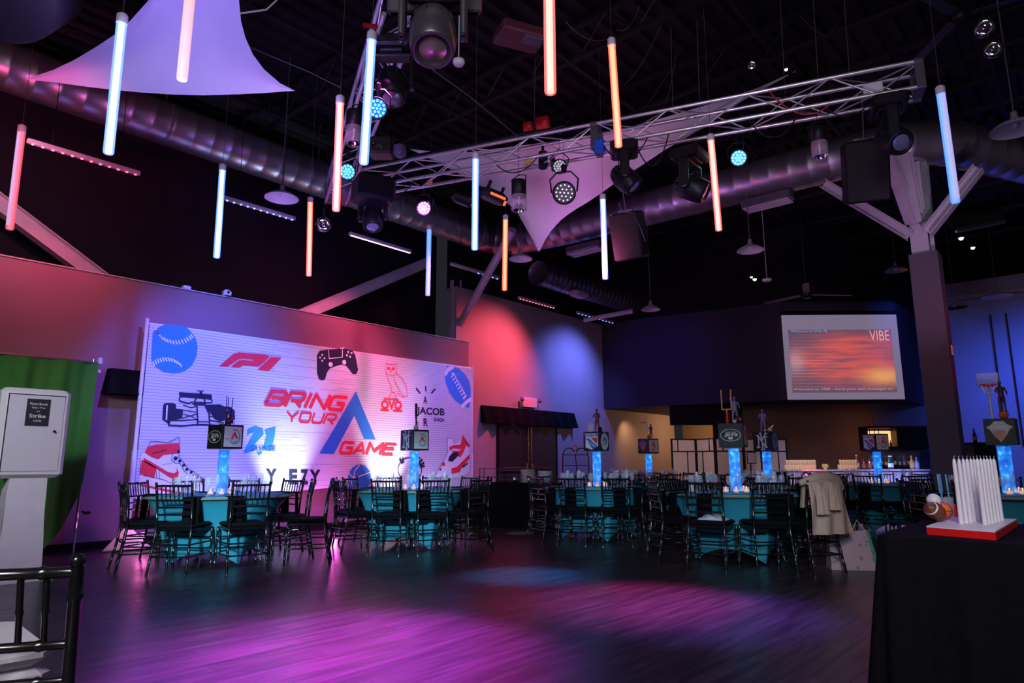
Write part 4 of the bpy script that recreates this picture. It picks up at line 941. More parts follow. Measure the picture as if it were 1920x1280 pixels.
b = B(); b.rbox((0, 0, .075), (.10, .02, .15), .01, Matrix.Rotation(.25, 4, 'Y')); tag(b.build('hockey_pad', m_white, loc=top('T3', -.09, 0)), 'pale pink slanted pad on the shield emblem cube', 'sports prop')
b = B(); b.lathe([(.001, 0), (.03, 0), (.03, .07), (.001, .08)], 12); tag(b.build('puck_stand', m_fix, loc=top('T3', .1, -.05)), 'small black cylinder on the shield emblem cube', 'sports prop')
ballo('golf_ball', 'small white ball on the shield emblem cube', top('T3', .07, -.11), .014, m_white)
# T1: hockey sticks and helmet
for i, (x, dx, hh) in enumerate(((-.045, -.01, .36), (-.02, 0, .34), (.045, .02, .33))):
    stick('thin dark upright stick on the first cube, %s of three' % ('left', 'middle', 'right')[i], top('T1', x, .02), top('T1', x+dx, .02)+ZZ*hh, .008, .005, mat('dark_maroon_wood', (.05, .01, .02), .4), 'hockey_stick')
def helmet(label, p, rz, s, m):
    t = thing('football_helmet', label, 'helmet', p, rz)
    B().lathe([(.055*s, .015*s), (.066*s, .04*s), (.062*s, .08*s), (.04*s, .11*s), (.001, .12*s)], 14).build('shell', m, t)
    b = B(); b.path([(.05*s, -.03*s, .05*s), (.09*s, 0, .035*s), (.05*s, .03*s, .05*s)], .005*s, 5, False); b.path([(.05*s, -.03*s, .02*s), (.085*s, 0, .012*s), (.05*s, .03*s, .02*s)], .005*s, 5, False); b.build('face_guard', m_chrome, t); return t
helmet('small dark maroon helmet on the first cube', top('T1', .08, -.02), rot('T1', .6), .75, mat('maroon_shell', (.12, .01, .02), .25, coat=.5))
ballo('golf_ball', 'tiny white ball beside the helmet on the first cube', top('T1', .02, -.09), .015, m_white)
# T2: bat, small player and bottle-like tee
stick('tall black upright bat on the cube before the backdrop', top('T2', 0, .02), top('T2', -.01, .02)+ZZ*.38, .01, .018, m_fix, 'baseball_bat')
stick('short bent black stick leaning by the tall bat', top('T2', -.04, .04), top('T2', -.01, .04)+ZZ*.13, .008, .008, m_fix, 'short_stick')
ballo('baseball', 'white baseball on the cube before the backdrop', top('T2', .06, -.03), .034, m_white); stick('thin dark upright pin behind the baseball', top('T2', .03, .03), top('T2', .03, .03)+ZZ*.12, .004, .004, m_fix, 'pin')
# T8: basketball hoop, ball, small figure
def hoop(label, p, rz, h, s, m):
    t = thing('toy_basketball_hoop', label, 'toy hoop', p, rz)
    b = B(); b.path([(0, 0, 0), (0, 0, h)], .008*s, 8); b.build('pole', m_white, t)
    b = B(); b.rbox((0, -.02, h+.04*s), (.13*s, .008, .10*s), .003); b.build('backboard', m, t)
    b = B(); b.path([(.045*s*cos(a), -.07*s+.045*s*sin(a), h) for a in [2*pi*i/14 for i in range(15)]], .005*s, 5, False); b.build('rim', m_red, t)
    b = B()
    for i in range(10): a = 2*pi*i/10; b.path([(.045*s*cos(a), -.07*s+.045*s*sin(a), h), (.026*s*cos(a+.3), -.07*s+.026*s*sin(a+.3), h-.06*s)], .002*s, 3, False, False)
    b.build('net', m_whp, t); return t
hoop('toy basketball hoop on a white pole on the far red arrow cube', top('T8', -.06, .04), rot('T8', -.8), .33, 1.1, mat('clear_red_board', (.5, .05, .08), .3))
ballo('toy_basketball', 'orange toy basketball on the far red arrow cube', top('T8', .07, -.03), .042, m_orange, seams=1)
figure('f', 'tiny dark player figure at the far toy hoop', top('T8', .03, .06), rot('T8'), .3, m_doll, None)
# T4: goal post, player, helmet
gp = thing('toy_goal_post', 'orange toy goal post on the dark green cube', 'toy goal', top('T4', -.05, -.02), rot('T4'))
b = B(); b.path([(0, 0, 0), (0, 0, .14)], .016, 10); b.build('padded_base', m_redp, gp)
m_post = mat('orange_post', (.9, .45, .15), .5)
b = B(); b.path([(0, 0, .14), (0, 0, .175)], .01, 8); b.path([(-.056, 0, .175), (.056, 0, .175)], .0085, 8); b.build('crossbar', m_post, gp)
for s in (-1, 1): b = B(); b.path([(s*.056, 0, .17), (s*.058, 0, .42)], .0085, 8); b.build('upright', m_post, gp)
figure('f', 'small blue and white player figure behind the toy goal post', top('T4', .03, .05), rot('T4', .4), .34, m_doll3, None, True)
helmet('small dark red toy helmet on the dark green cube', top('T4', .10, -.03), rot('T4', .3), .85, mat('maroon_shell', (.12, .01, .02), .25))
ballo('golf_ball', 'small white ball by the toy helmet on the dark green cube', top('T4', .05, -.09), .022, m_white)
# T5
figure('f', 'tall slim purple player figure on the right interlocked-letter cube', top('T5', -.03, .02), rot('T5'), .36, m_doll2, None)
ballo('baseball', 'white ball on the right interlocked-letter cube', top('T5', .09, -.02), .034, m_white)
stick('short golden bat leaning over the white ball', top('T5', .03, -.05), top('T5', .14, .0)+ZZ*.1, .007, .011, m_brass, 'toy_bat'); ballo('golf_ball', 'tiny white ball beside the golden bat', top('T5', .04, -.10), .02, m_white)
# T6
for i, x in enumerate((-.1, 0, .09)): stick('thin dark upright stick on the cube by the bar, %s of three' % ('left', 'middle', 'right')[i], top('T6', x, 0), top('T6', x, 0)+ZZ*(.2, .32, .14)[i], .006, .006, m_fix, 'hockey_stick')
# T7
hoop('toy hoop with clear square backboard on the right edge cube', top('T7', -.07, .02), rot('T7', .1), .38, 1.6, mat('clear_board', (.15, .18, .4), .2, alpha=.5))
figure('f', 'dark player figure standing on a small ball at the right edge', top('T7', .04, -.02)+ZZ*.08, rot('T7', .4), .34, m_doll, None)
ballo('toy_basketball', 'orange toy basketball under the dark player figure', top('T7', .04, -.02), .045, m_orange, seams=1)
# white cards and bundled cloth
b = B(); b.rbox((0, 0, .05), (.06, .012, .1), .002); tag(b.build('table_card', m_white, loc=(TABLES['T4'][0][0]-.42, TABLES['T4'][0][1]-.32, .768)), 'small white table card left of the candles on the large teal table', 'card')
# folded white cloth on chair seat
cloth_ch = [o for o, t in CH if t == 'T4']; cc_ = min(cloth_ch, key=lambda o: abs(pxx(o.location+ZZ*.5)-1350)+(100 if fwd(o.location) > fwd((-3.42, 8, 0)) else 0))
b = B(); b.grid(lambda u, v_: V(((u-.5)*.3, (v_-.5)*.2, .0+.05*sin(pi*u)**.5*sin(pi*v_)**.5*(1+.3*sin(u*13+v_*9)))), 20, 12)
o = b.build('folded_napkin', m_wcloth, loc=(cc_.location.x+.03, cc_.location.y-.02, .508)); o.rotation_euler = (0, 0, cc_.rotation_euler.z); tag(o, 'crumpled white cloth lying on the seat of a near chair', 'cloth')
# ================================================================ COAT, BAGS
co = min([o for o, t in CH if t == 'T4'], key=lambda o: (o.location-V((-2.5, 7.65, 0))).length)
# place coat over the back of that chair
crz = co.rotation_euler.z; cl_ = co.location
m_coat = mat('beige_coat_cloth', (.60, .40, .33), .85, var=.06, scale=14, bump=.15, bscale=40)
ct = thing('beige_coat', 'long beige coat draped over the back of a chair', 'coat', (cl_.x, cl_.y, 0), crz)
def coatfn(sgn, x0, x1, zlow, out, zt__=.94, ins=0.0):
    def fn(u, v_):
        x = x0+(x1-x0)*u*(1+.25*v_)-(.06*v_); z = zt__-(zt__-zlow)*v_
        yb_ = -.27-.03-ins if v_ > .04 else -.26
        return V((x, yb_-out*v_-.018*sin(u*16+v_*3)*min(1, v_*3)-.03*sin(pi*u), z-.03*(abs(u-.5)*2)**3*(1-v_)))
    return fn
b = B(); b.grid(coatfn(1, -.22, .22, .40, .06), 40, 16); b.build('coat_body', m_coat, ct)
b = B(); b.grid(coatfn(1, -.20, -.06, .60, .09, .93, .03), 12, 14); b.build('sleeve', m_coat, ct)
b = B(); b.grid(coatfn(1, -.03, .10, .64, .09, .93, .03), 12, 14); b.build('sleeve', m_coat, ct)
b = B(); b.path([(-.24, -.2, .9), (-.1, -.265, .955), (.05, -.27, .965), (.2, -.26, .94), (.3, -.22, .84)], [.03, .05, .055, .05, .035], 10); b.build('collar', m_coat, ct)
b = B(); b.grid(lambda u, v_: V(((u-.5)*.40, -.19+.02*sin(u*12)+.05*v_, .93-.28*v_)), 24, 8); b.build('coat_lining', m_coat, ct)
q = onz(1590, 1070, 0)
bg = thing('shopping_bag', 'pink patterned shopping bag with a green side on the floor beside the coat', 'bag', (q.x, q.y+.18, 0), AZ-.15)
m_pinkb = bpy.data.materials.new('pink_floral_paper'); m_pinkb.use_nodes = True; nt = m_pinkb.node_tree; N = nt.nodes; L = nt.links; p = N['Principled BSDF']
tc = N.new('ShaderNodeTexCoord'); vo = N.new('ShaderNodeTexVoronoi'); vo.inputs['Scale'].default_value = 16; L.new(tc.outputs['Object'], vo.inputs[0]); r = N.new('ShaderNodeValToRGB'); L.new(vo.outputs['Distance'], r.inputs[0])
e = r.color_ramp.elements; e[0].position = .16; e[0].color = (.15, .28, .3, 1); e[1].position = .3; e[1].color = (.58, .40, .50, 1); L.new(r.outputs[0], p.inputs['Base Color']); p.inputs['Roughness'].default_value = .6
w0, w1, d0, hB = .24, .12, .10, .40
b = B(); b.poly([(-w0, -d0, 0), (w0, -d0, 0), (w1+.06, -d0*.3, hB), (-w1-.1, -d0*.3, hB*.9)]); b.poly([(-w0, d0, 0), (w0, d0, 0), (w1+.06, d0*.3, hB), (-w1-.1, d0*.3, hB*.9)]); b.poly([(-w0, -d0, 0), (-w0, d0, 0), (-w1-.1, d0*.3, hB*.9), (-w1-.1, -d0*.3, hB*.9)]); b.poly([(-w0, -d0, 0), (w0, -d0, 0), (w0, d0, 0), (-w0, d0, 0)])
b.build('bag_panel', m_pinkb, bg)
b = B(); b.poly([(w0+.001, -d0, 0), (w0+.001, d0, 0), (w1+.062, d0*.3, hB), (w1+.062, -d0*.3, hB)]); b.poly([(w0-.04, -d0-.002, 0), (w0, -d0-.002, 0), (w1+.06, -d0*.3-.003, hB), (w1+.03, -d0*.3-.003, hB)]); b.build('green_gusset', mat('green_gusset', (.08, .35, .26), .6), bg)
b = B(); b.path([(w1-.1, 0, hB*.93), (w1-.04, 0, hB+.1), (w1+.04, 0, hB*.98)], .005, 6); b.build('handle', m_white, bg)
# dark handbag standing on the table edge chair
q = atf(1512, 905, 7.6)
hb = thing('handbag', 'black handbag with an arched handle on the chair left of the coat', 'bag', (q.x, q.y, .72), AZ)
b = B(); b.rbox((0, 0, .09), (.2, .1, .18), .02); b.build('bag_body', m_cloth, hb); b = B(); b.path([(.055*cos(a), 0, .17+.11*sin(a)) for a in [pi*i/12 for i in range(13)]], .007, 6); b.build('handle', m_cloth, hb)
# ================================================================ TRUSS
ZT = 5.4; TS = .30
def truss(name, label, a, c, plates=(), m=m_alu):
    """box truss; a,c = top chord ends nearest the camera"""
    a, c = V(a), V(c); d = (c-a); L_ = d.length; dn = d.normalized(); sd = V((-dn.y, dn.x, 0))
    if sd.dot(H) < 0: sd = -sd
    t = thing(name, label, 'truss', a); P_ = lambda s, i, k: dn*s+sd*(TS*i)-ZZ*(TS*k)
    for i in (0, 1):
        for k in (0, 1): b = B(); b.path([P_(0, i, k), P_(L_, i, k)], .024, 10); b.build('chord', m, t)
    n_ = int(L_/.44); st_ = L_/n_
    for j in range(n_):
        s0_, s1_ = j*st_, (j+1)*st_; z_ = j % 2
        for (p0, p1) in (((s0_, 0, z_), (s1_, 0, 1-z_)), ((s0_, 1, 1-z_), (s1_, 1, z_)), ((s0_, z_, 0), (s1_, 1-z_, 0)), ((s0_, 1-z_, 1), (s1_, z_, 1))):
            b = B(); b.path([P_(*p0), P_(*p1)], .0095, 6, False); b.build('web_bar', m, t)
    for s in plates:
        b = B(); c0 = P_(s, .5, .5); T = Matrix((dn, sd, ZZ)).transposed().to_4x4()
        for (q, dd) in (((0, 0, TS/2), (.09, TS+.05, .03)), ((0, 0, -TS/2), (.09, TS+.05, .03)), ((0, TS/2, 0), (.09, .03, TS+.05)), ((0, -TS/2, 0), (.09, .03, TS+.05))): b.box(c0+(T @ V(q)), dd, T)
        b.build('end_frame', m_fixg, t)
    return t, a, dn, sd, L_
tR0, tR1 = onz(672, 318, ZT), onz(1728, 113, ZT)
TRr = truss('stage_truss', 'long aluminium box truss reaching right across the ceiling to the pillar', tR0, tR1, (((onz(1113, 232, ZT)-tR0).length), (tR1-tR0).length-.03))
tL0, tL1 = onz(612, 345, ZT), onz(722, -30, ZT)
TLl = truss('stage_truss', 'aluminium box truss hung with lights running toward the camera on the left', tL0, tL1, (.04,))
cb_ = (tR0+tL0)/2
ck = thing('truss_corner', 'dark truss corner block joining the two trusses', 'truss', (cb_.x, cb_.y+.1, ZT-.15))
b = B(); b.rbox((0, 0, 0), (.42, .42, .34), .03); b.build('corner_box', m_fixg, ck)
def trp(px, T=TRr, near=0, low=1):
    """point on truss T at screen column px"""
    _, a, dn, sd, L_ = T; best = None
    for i in range(201):
        p_ = a+dn*(L_*i/200)+sd*(TS*near)-ZZ*(TS*low); e = abs(pxx(p_)-px)
        if best is None or e < best[0]: best = (e, p_)
    return best[1]
# rigging wires
def wire(label, pts, r=.006, m=m_fix, name='rigging_wire', cat='wire'):
    b = B(); p0 = V(pts[0]); b.path([V(q)-p0 for q in pts], r, 5, False, True); return tag(b.build(name, m, loc=p0), label, cat)
for px, tx, ty, lab in ((1000, 1025, 130, 'above the red horn lamps'), (1262, 1265, 110, 'a third along the right truss'), (1310, 1290, 120, 'left of the white sail tip'), (1475, 1460, 60, 'above the right truss with a white bead'), (1535, 1530, 60, 'near the far half of the right truss'), (1592, 1570, 10, 'near the pillar end of the right truss')):
    a = trp(px, near=.5, low=0); wire('thin vertical hanging wire ' + lab, [a, V((a.x+.03, a.y, 6.6))], .005, m_fixg)
ca_ = [trp(x_, near=0, low=0)+ZZ*(.035+.02*(i % 2)) for i, x_ in enumerate((680, 740, 800, 860, 920, 980, 1030, 1060))]
wire('thick black cable bundle lying along the top of the right truss', ca_, .03, m_fix, 'cable_bundle', 'cable')
def sag(p0, p1, s, n=12): return [V(p0).lerp(V(p1), i/n)-ZZ*(s*4*(i/n)*(1-i/n)) for i in range(n+1)]
for i, (x0, x1, s, lab) in enumerate(((705, 780, .22, 'left part'), (930, 1010, .18, 'left of the round white lamp'), (1130, 1215, .28, 'beside the plate joint'), (1190, 1255, .4, 'near the hanging dark head'), (1400, 1500, .3, 'right half'), (1540, 1640, .2, 'near the glass cylinder lamp'))):
    wire('thin black looping cable on the right truss, ' + lab, sag(trp(x0), trp(x1), s), .008, m_fix, 'loop_cable', 'cable')
wire('red cable looping through the right truss by the pillar', sag(trp(1440, low=0), trp(1560, low=1), .22), .009, mat('red_cable', (.4, .03, .02), .5), 'loop_cable', 'cable')
# ceiling cables
for i, (p0, p1, s, lab) in enumerate(((((810, 135), (1010, 300)), 0, .0, 'x'),)): pass
wire('long thin cable slanting under the roof behind the big lamp head', [atf(810, 130, 6.0), atf(880, 180, 6.5), atf(970, 255, 8)], .006, m_fixg, 'ceiling_cable', 'cable')
wire('thin white cord crossing the ceiling at the top beside the left sail', [atf(450, 25, 4.2), atf(500, 18, 4.4), atf(520, 0, 4.6), atf(530, -40, 4.7)], .006, m_whp, 'ceiling_cable', 'cable')
wire('thin pale cable sloping from the left sail to the truss', [atf(460, 85, 6.8), atf(580, 135, 7.2), atf(640, 165, 7.4)], .006, m_fixg, 'ceiling_cable', 'cable')
for i, (q, lab) in enumerate((((1155, 55, 1200, 10, 6.6), 'up from the orange tube'), ((1060, 40, 1146, 70, 6.6), 'left of the orange tube'), ((1170, 160, 1250, 20, 7.4), 'between orange tube and roof'), ((1500, 30, 1580, 70, 7.8), 'over the right truss'), ((1240, 210, 1268, 100, 8), 'above the truss middle'))):
    wire('thin dark slanting cable ' + lab, sag(atf(q[0], q[1], q[4]), atf(q[2], q[3], q[4]+.4), .12), .005, m_fixg, 'ceiling_cable', 'cable')
# ================================================================ LIGHT TUBES
TUB = [((230, 27), (203, 288), m_tblue, 'blue', 'large blue-white light tube in front of the left sail'), ((367, -118), (341, 150), mat('tube_peach', (.7, .7, .7), .3, emit=(1, .46, .34), es=.9), 'peach', 'pale orange light tube hanging in front of the left sail'),
 ((42, 235), (18, 430), m_tpink, 'pink', 'dim pink light tube at the left edge'), ((418, 308), (406, 483), m_tblue, 'blue', 'blue light tube above the racing car print'),
 ((582, 370), (579, 517), m_torg, 'orange', 'orange light tube left of the truss corner'), ((638, 180), (630, 395), m_tred, 'red', 'red light tube hanging by the truss corner'),
 ((698, 60), (682, 307), m_tblue, 'blue', 'long white-blue light tube beside the left truss'), ((892, 287), (890, 468), m_tblue, 'blue', 'blue light tube below the middle of the truss'),
 ((805, 422), (802, 554), m_tpale, 'blue', 'thin pale blue light tube above the backdrop'), ((948, 403), (946, 544), m_torg, 'orange', 'orange light tube above the exit door wall'),
 ((1028, -130), (1032, 175), m_tred, 'red', 'bright red light tube cut by the top edge'), ((1146, 72), (1160, 275), m_torg, 'orange', 'orange light tube crossing the plate joint of the truss'),
 ((1130, 364), (1135, 523), m_tblue, 'blue', 'blue light tube left of the hanging speaker'), ((1332, 252), (1348, 432), m_tred, 'red', 'red light tube beside the cyan lamp'),
 ((1762, 162), (1792, 380), m_tpale, 'blue', 'pale blue light tube beside the pillar struts')]
for (a, c, m, cn, lab) in TUB:
    F = 3.0
    while (atf(*a, F)-atf(*c, F)).length < 1.2 and F < 16: F += .02
    p0, p1 = atf(*c, F), atf(*a, F)
    t = thing('light_tube', lab, 'light', p1, 0, 'hanging colour light tubes'); d = p0-p1; Lq = d.length; dn = d/Lq; rr_ = .0385
    b = B(); b.path([dn*.075, dn*(Lq-.01), dn*Lq], [rr_, rr_, rr_*.85], 18); df = b.build('diffuser', m, t)
    b = B(); b.path([dn*.08, dn*(Lq-.006)], rr_*.58, 14); b.build('glow_core', m_core.get(m.name, m), df)
    b = B(); b.path([dn*0, dn*.012, dn*.085], [rr_*.8, rr_*1.12, rr_*1.12], 16); b.build('end_cap', m_white, t)
    if m in (m_tpink, m_tpale) and F < 8:
        b = B(); s_ = R0*rr_*.0-H*rr_*.96; b.path([s_+dn*.1, s_+dn*(Lq-.04)], .016, 6); b.build('inner_strip', mat('tube_strip', (.6, .55, .7), .4, emit=(.5, .42, .8), es=.8), t)
    b = B(); b.path([(0, 0, 0), (.01, .0, 7.14-p1.z)], .003, 4, False); b.build('hanging_wire', m_fixg, t)
# ================================================================ SAILS
def sail(label, cs, bulge, n=26, cats='sail', subd=None):
    """triangular stretch sail with inward-curved edges; bulge = edge curvature (fraction toward centroid)"""
    A, Bc, Cc = [V(c) for c in cs]; G = (A+Bc+Cc)/3; b = B(); idx = {}; vs = []
    def pt(i, j):
        u = i/n; v_ = j/n; w_ = 1-u-v_; p_ = A*w_+Bc*u+Cc*v_
        k = bulge[0]*4*w_*u*(1-v_)**1+bulge[1]*4*u*v_*(1-w_)+bulge[2]*4*w_*v_*(1-u)
        k = k*(1-min(1, 27*w_*u*v_))**.6 if w_*u*v_ > 0 else k
        p_ = p_+(G-p_)*k*1.0
        return p_+ZZ*(-.05*27*w_*u*v_)
    for i in range(n+1):
        for j in range(n+1-i): idx[i, j] = len(vs); vs.append(pt(i, j))
    fs = []
    for i in range(n):
        for j in range(n-i):
            fs.append((idx[i, j], idx[i+1, j], idx[i, j+1]))
            if i+j < n-1: fs.append((idx[i+1, j], idx[i+1, j+1], idx[i, j+1]))
    b.add([q-G for q in vs], fs, True); o = b.build('stretch_sail', m_sail, loc=G); return tag(o, label, 'sail')
def outline_sail(label, rows, m=m_sail):
    """rows: list of (left point, right point) from top to bottom -> smooth skin"""
    b = B(); c0 = V(rows[len(rows)//2][0])
    def fn(u, v_):
        k = v_*(len(rows)-1); i = min(int(k), len(rows)-2); f_ = k-i
        Lp = V(rows[i][0]).lerp(V(rows[i+1][0]), f_); Rp = V(rows[i][1]).lerp(V(rows[i+1][1]), f_)
        return Lp.lerp(Rp, u)-c0+ZZ*(-.25*sin(pi*u)*(Lp-Rp).length*.12)
    b.grid(fn, 30, (len(rows)-1)*5); return tag(b.build('stretch_sail', m, loc=c0), label, 'sail')
# the left sail: corner tips left, right and an upper corner nearer the camera
def lf(y): return 6.3-(170-y)*.0052
outl = [(-150, 330, 452), (-60, 305, 448), (0, 279, 448), (30, 252, 450), (50, 235, 455), (80, 195, 464), (100, 160, 474), (120, 126, 490), (135, 90, 506), (146, 50, 522)]
rows = [(atf(l, y, lf(y)), atf(r_, y, lf(y)-.1)) for y, l, r_ in outl]
rows += [(atf(50, 149, 6.2), atf(553, 170, 6.2))]
# bottom hem dips between the tips
hem = [(50, 149), (110, 155), (150, 161), (200, 167), (260, 173), (320, 177), (380, 178.5), (440, 177), (500, 174), (553, 170)]
b = B(); c0 = atf(320, 100, 6)
def sfn(u, v_):
    x_l, y_l = 50, 149; k = u*(len(hem)-1); i = min(int(k), len(hem)-2); f_ = k-i; hx = hem[i][0]*(1-f_)+hem[i+1][0]*f_; hy = hem[i][1]*(1-f_)+hem[i+1][1]*f_
    # top curve: left edge then right edge meeting beyond the frame
    tl = [(50, 148), (100, 131), (140, 112), (180, 88), (215, 65), (245, 38), (279, 0), (300, -45), (325, -120), (345, -190), (455, -190), (449, -120), (447, -60), (448, 0), (452, 40), (460, 70), (474, 102), (495, 130), (525, 156), (553, 170)]
    k = u*(len(tl)-1); i = min(int(k), len(tl)-2); f_ = k-i; txx = tl[i][0]*(1-f_)+tl[i+1][0]*f_; tyy = tl[i][1]*(1-f_)+tl[i+1][1]*f_
    x = txx*(1-v_)+hx*v_; y = tyy*(1-v_)+hy*v_
    F = 6.3-(180-y)*.0060+.18*sin(pi*u)*sin(pi*v_)
    return atf(x, y, F)-c0
b.grid(sfn, 76, 24); tag(b.build('stretch_sail', m_sail, loc=c0), 'large white stretch sail with curved edges at upper left', 'sail')
# right sail behind the truss, hanging to a point
b = B(); c0 = atf(1060, 330, 9.6)
tlc = [(1010, 472), (1000, 452), (985, 425), (970, 398), (945, 375), (905, 350), (860, 325), (815, 302), (768, 279), (800, 283), (880, 285), (960, 275), (1060, 262), (1160, 244), (1240, 222), (1330, 195), (1420, 165), (1492, 133)]
hmc = [(1010, 472), (1014, 466), (1018, 458), (1022, 450), (1027, 442), (1033, 433), (1040, 425), (1050, 414), (1062, 404), (1080, 392), (1105, 377), (1130, 360), (1160, 338), (1200, 312), (1245, 282), (1300, 250), (1390, 190), (1492, 134)]
def sfn2(u, v_):
    k = u*(len(tlc)-1); i = min(int(k), len(tlc)-2); f_ = k-i
    x0 = tlc[i][0]*(1-f_)+tlc[i+1][0]*f_; y0 = tlc[i][1]*(1-f_)+tlc[i+1][1]*f_; x1 = hmc[i][0]*(1-f_)+hmc[i+1][0]*f_; y1 = hmc[i][1]*(1-f_)+hmc[i+1][1]*f_
    x = x0*(1-v_)+x1*v_; y = y0*(1-v_)+y1*v_; F = 10.4-(472-y)*.0022+.1*sin(pi*u)*sin(pi*v_)
    return atf(x, y, F)-c0
b.grid(sfn2, 68, 18); tag(b.build('stretch_sail', m_sail, loc=c0), 'pink-lit stretch sail behind the truss tapering down to a point', 'sail')
# dark round drum at the top left corner
b = B(); q = atf(-30, -50, 5.0); b.lathe([(.001, 0), (.54, 0), (.58, .04), (.58, .5), (.001, .5)], 48); o = b.build('ceiling_drum', mat('dark_drum', (.03, .022, .035), .6), loc=q); o.rotation_euler = (-ZZ*.75-H*.6).to_track_quat('-Z', 'Y').to_euler(); tag(o, 'dark round ceiling drum cut by the top left corner', 'drum')
# ================================================================ WALL WASHER BARS
def ledbar(p0, p1, X, colr, lab, power, n, dots=True, aim=None, on=None, off=.25):
    a, c = onx(*p0, X), onx(*p1, X); a.z = c.z = (a.z+c.z)/2; L_ = (c-a).length
    t = thing('led_bar', lab, 'light', (a+c)/2, 0, 'led wall washer bars')
    b = B(); b.rbox((0, 0, .035), (.07, L_, .06), .01); b.build('bar_housing', m_steel, t)
    em = mat('led_'+lab[:12], (.8, .8, .8), .3, emit=colr, es=5)
    if dots:
        for k in range(n):
            y = -L_/2+.06+(L_-.12)*k/(n-1)
            if on and not (on[0] <= k/(n-1) <= on[1]): continue
            b = B(); b.lathe([(.001, -.012), (.014, -.008), (.018, 0)], 8, (.012, y, 0)); b.build('led_lens', em, t)
    else: b = B(); b.rbox((.01, 0, -.001), (.03, L_*.97, .012), .003); b.build('led_strip', mat('led_soft', (.8, .8, .8), .3, emit=(1, .55, .7), es=2.0), t)
    for s in (-1, 1): b = B(); b.box((0, s*L_*.3, .14), (.03, .02, .16)); b.path([(0, s*L_*.3, .2), (0, s*L_*.3, 7.1-a.z)], .005, 4); b.build('bracket', m_fix, t)
    if power: light('SPOT', 'bar_wash', (X+off, (a.y+c.y)/2, a.z-.12), aim or (WX, (a.y+c.y)/2, 3.0), colr, power, .12, 95 if off < .5 else 100, 1)
    return t
RD = (1, .05, .12); BL = (.10, .16, 1); PK = (1, .06, .16)
ledbar((50, 268), (262, 330), -9.55, RD, 'row of red leds on the bar over the green cloth', 120, 12)
ledbar((418, 375), (553, 413), -9.55, (.12, .2, 1), 'blue led wall bar left of the orange tube', 170, 11)
ledbar((655, 442), (770, 474), -9.55, PK, 'glowing pink wall bar above the game controller print', 200, 10, False)
ledbar((845, 497), (935, 524), -9.55, (.2, .3, 1), 'blue led wall bar beside the slanted pipe brace', 60, 10, True, None, (.5, 1))
ledbar((972, 561), (1040, 577), -10.1, (1, .10, .16), 'red led bar over the exit doors', 640, 12, True, (DX, 11.6, 2.9), None, 1.1)
ledbar((1082, 590), (1150, 604), -10.1, (.14, .2, 1), 'blue led bar near the far corner', 640, 11, True, (DX, 14.7, 2.8), None, 1.1)
# ================================================================ FIXTURES
def orient(d, roll=0): return V(d).to_track_quat('-Z', 'Y').to_euler()
def moving_head(label, p, aim, s=1.0, m=m_fix, lens=None, zr=0):
    """base box on top, U yoke, tapered head; p = head pivot"""
    t = thing('moving_head_light', label, 'stage light', p, zr)
    b = B(); b.rbox((0, 0, .34*s), (.34*s, .30*s, .11*s), .02*s); b.rbox((0, 0, .275*s), (.2*s, .2*s, .03*s), .01*s); b.build('base', m, t)
    for q in (-1, 1):
        b = B(); b.rbox((q*.165*s, 0, .11*s), (.035*s, .10*s, .30*s), .012*s); b.build('yoke_arm', m, t)
        b = B(); b.lathe([(.001, 0), (.045*s, 0), (.045*s, .03*s), (.001, .03*s)], 14, (q*.15*s, 0, 0), Matrix.Rotation(pi/2*q, 4, 'Y')); b.build('tilt_joint', m_fixg, t)
    b = B(); b.rbox((0, 0, .255*s), (.36*s, .1*s, .03*s), .01*s); b.build('yoke_bridge', m, t)
    T = V(aim).to_track_quat('-Z', 'Y').to_matrix().to_4x4(); T = Matrix.Rotation(-zr, 4, 'Z') @ T
    b = B(); b.lathe([(.001, .17*s), (.06*s, .165*s), (.105*s, .11*s), (.125*s, .03*s), (.13*s, -.05*s), (.115*s, -.15*s), (.10*s, -.165*s), (.09*s, -.15*s), (.001, -.14*s)], 22, (0, 0, 0), T); h_ = b.build('head_shell', m, t)
    b = B()
    for k in range(10):
        a = 2*pi*k/10; b.path([T @ V((r_*cos(a)*s, r_*sin(a)*s, z_*s)) for r_, z_ in ((.05, .172), (.09, .135), (.117, .08), (.127, .03))], .004*s, 4, False)
    b.build('cooling_rib', m_fixg, h_)
    b = B(); b.lathe([(.001, -.158*s), (.06*s, -.152*s), (.09*s, -.142*s)], 20, (0, 0, 0), T); b.build('lens', lens or mat('dim_lens', (.35, .33, .42), .12, .5, spec=1), h_)
    return t
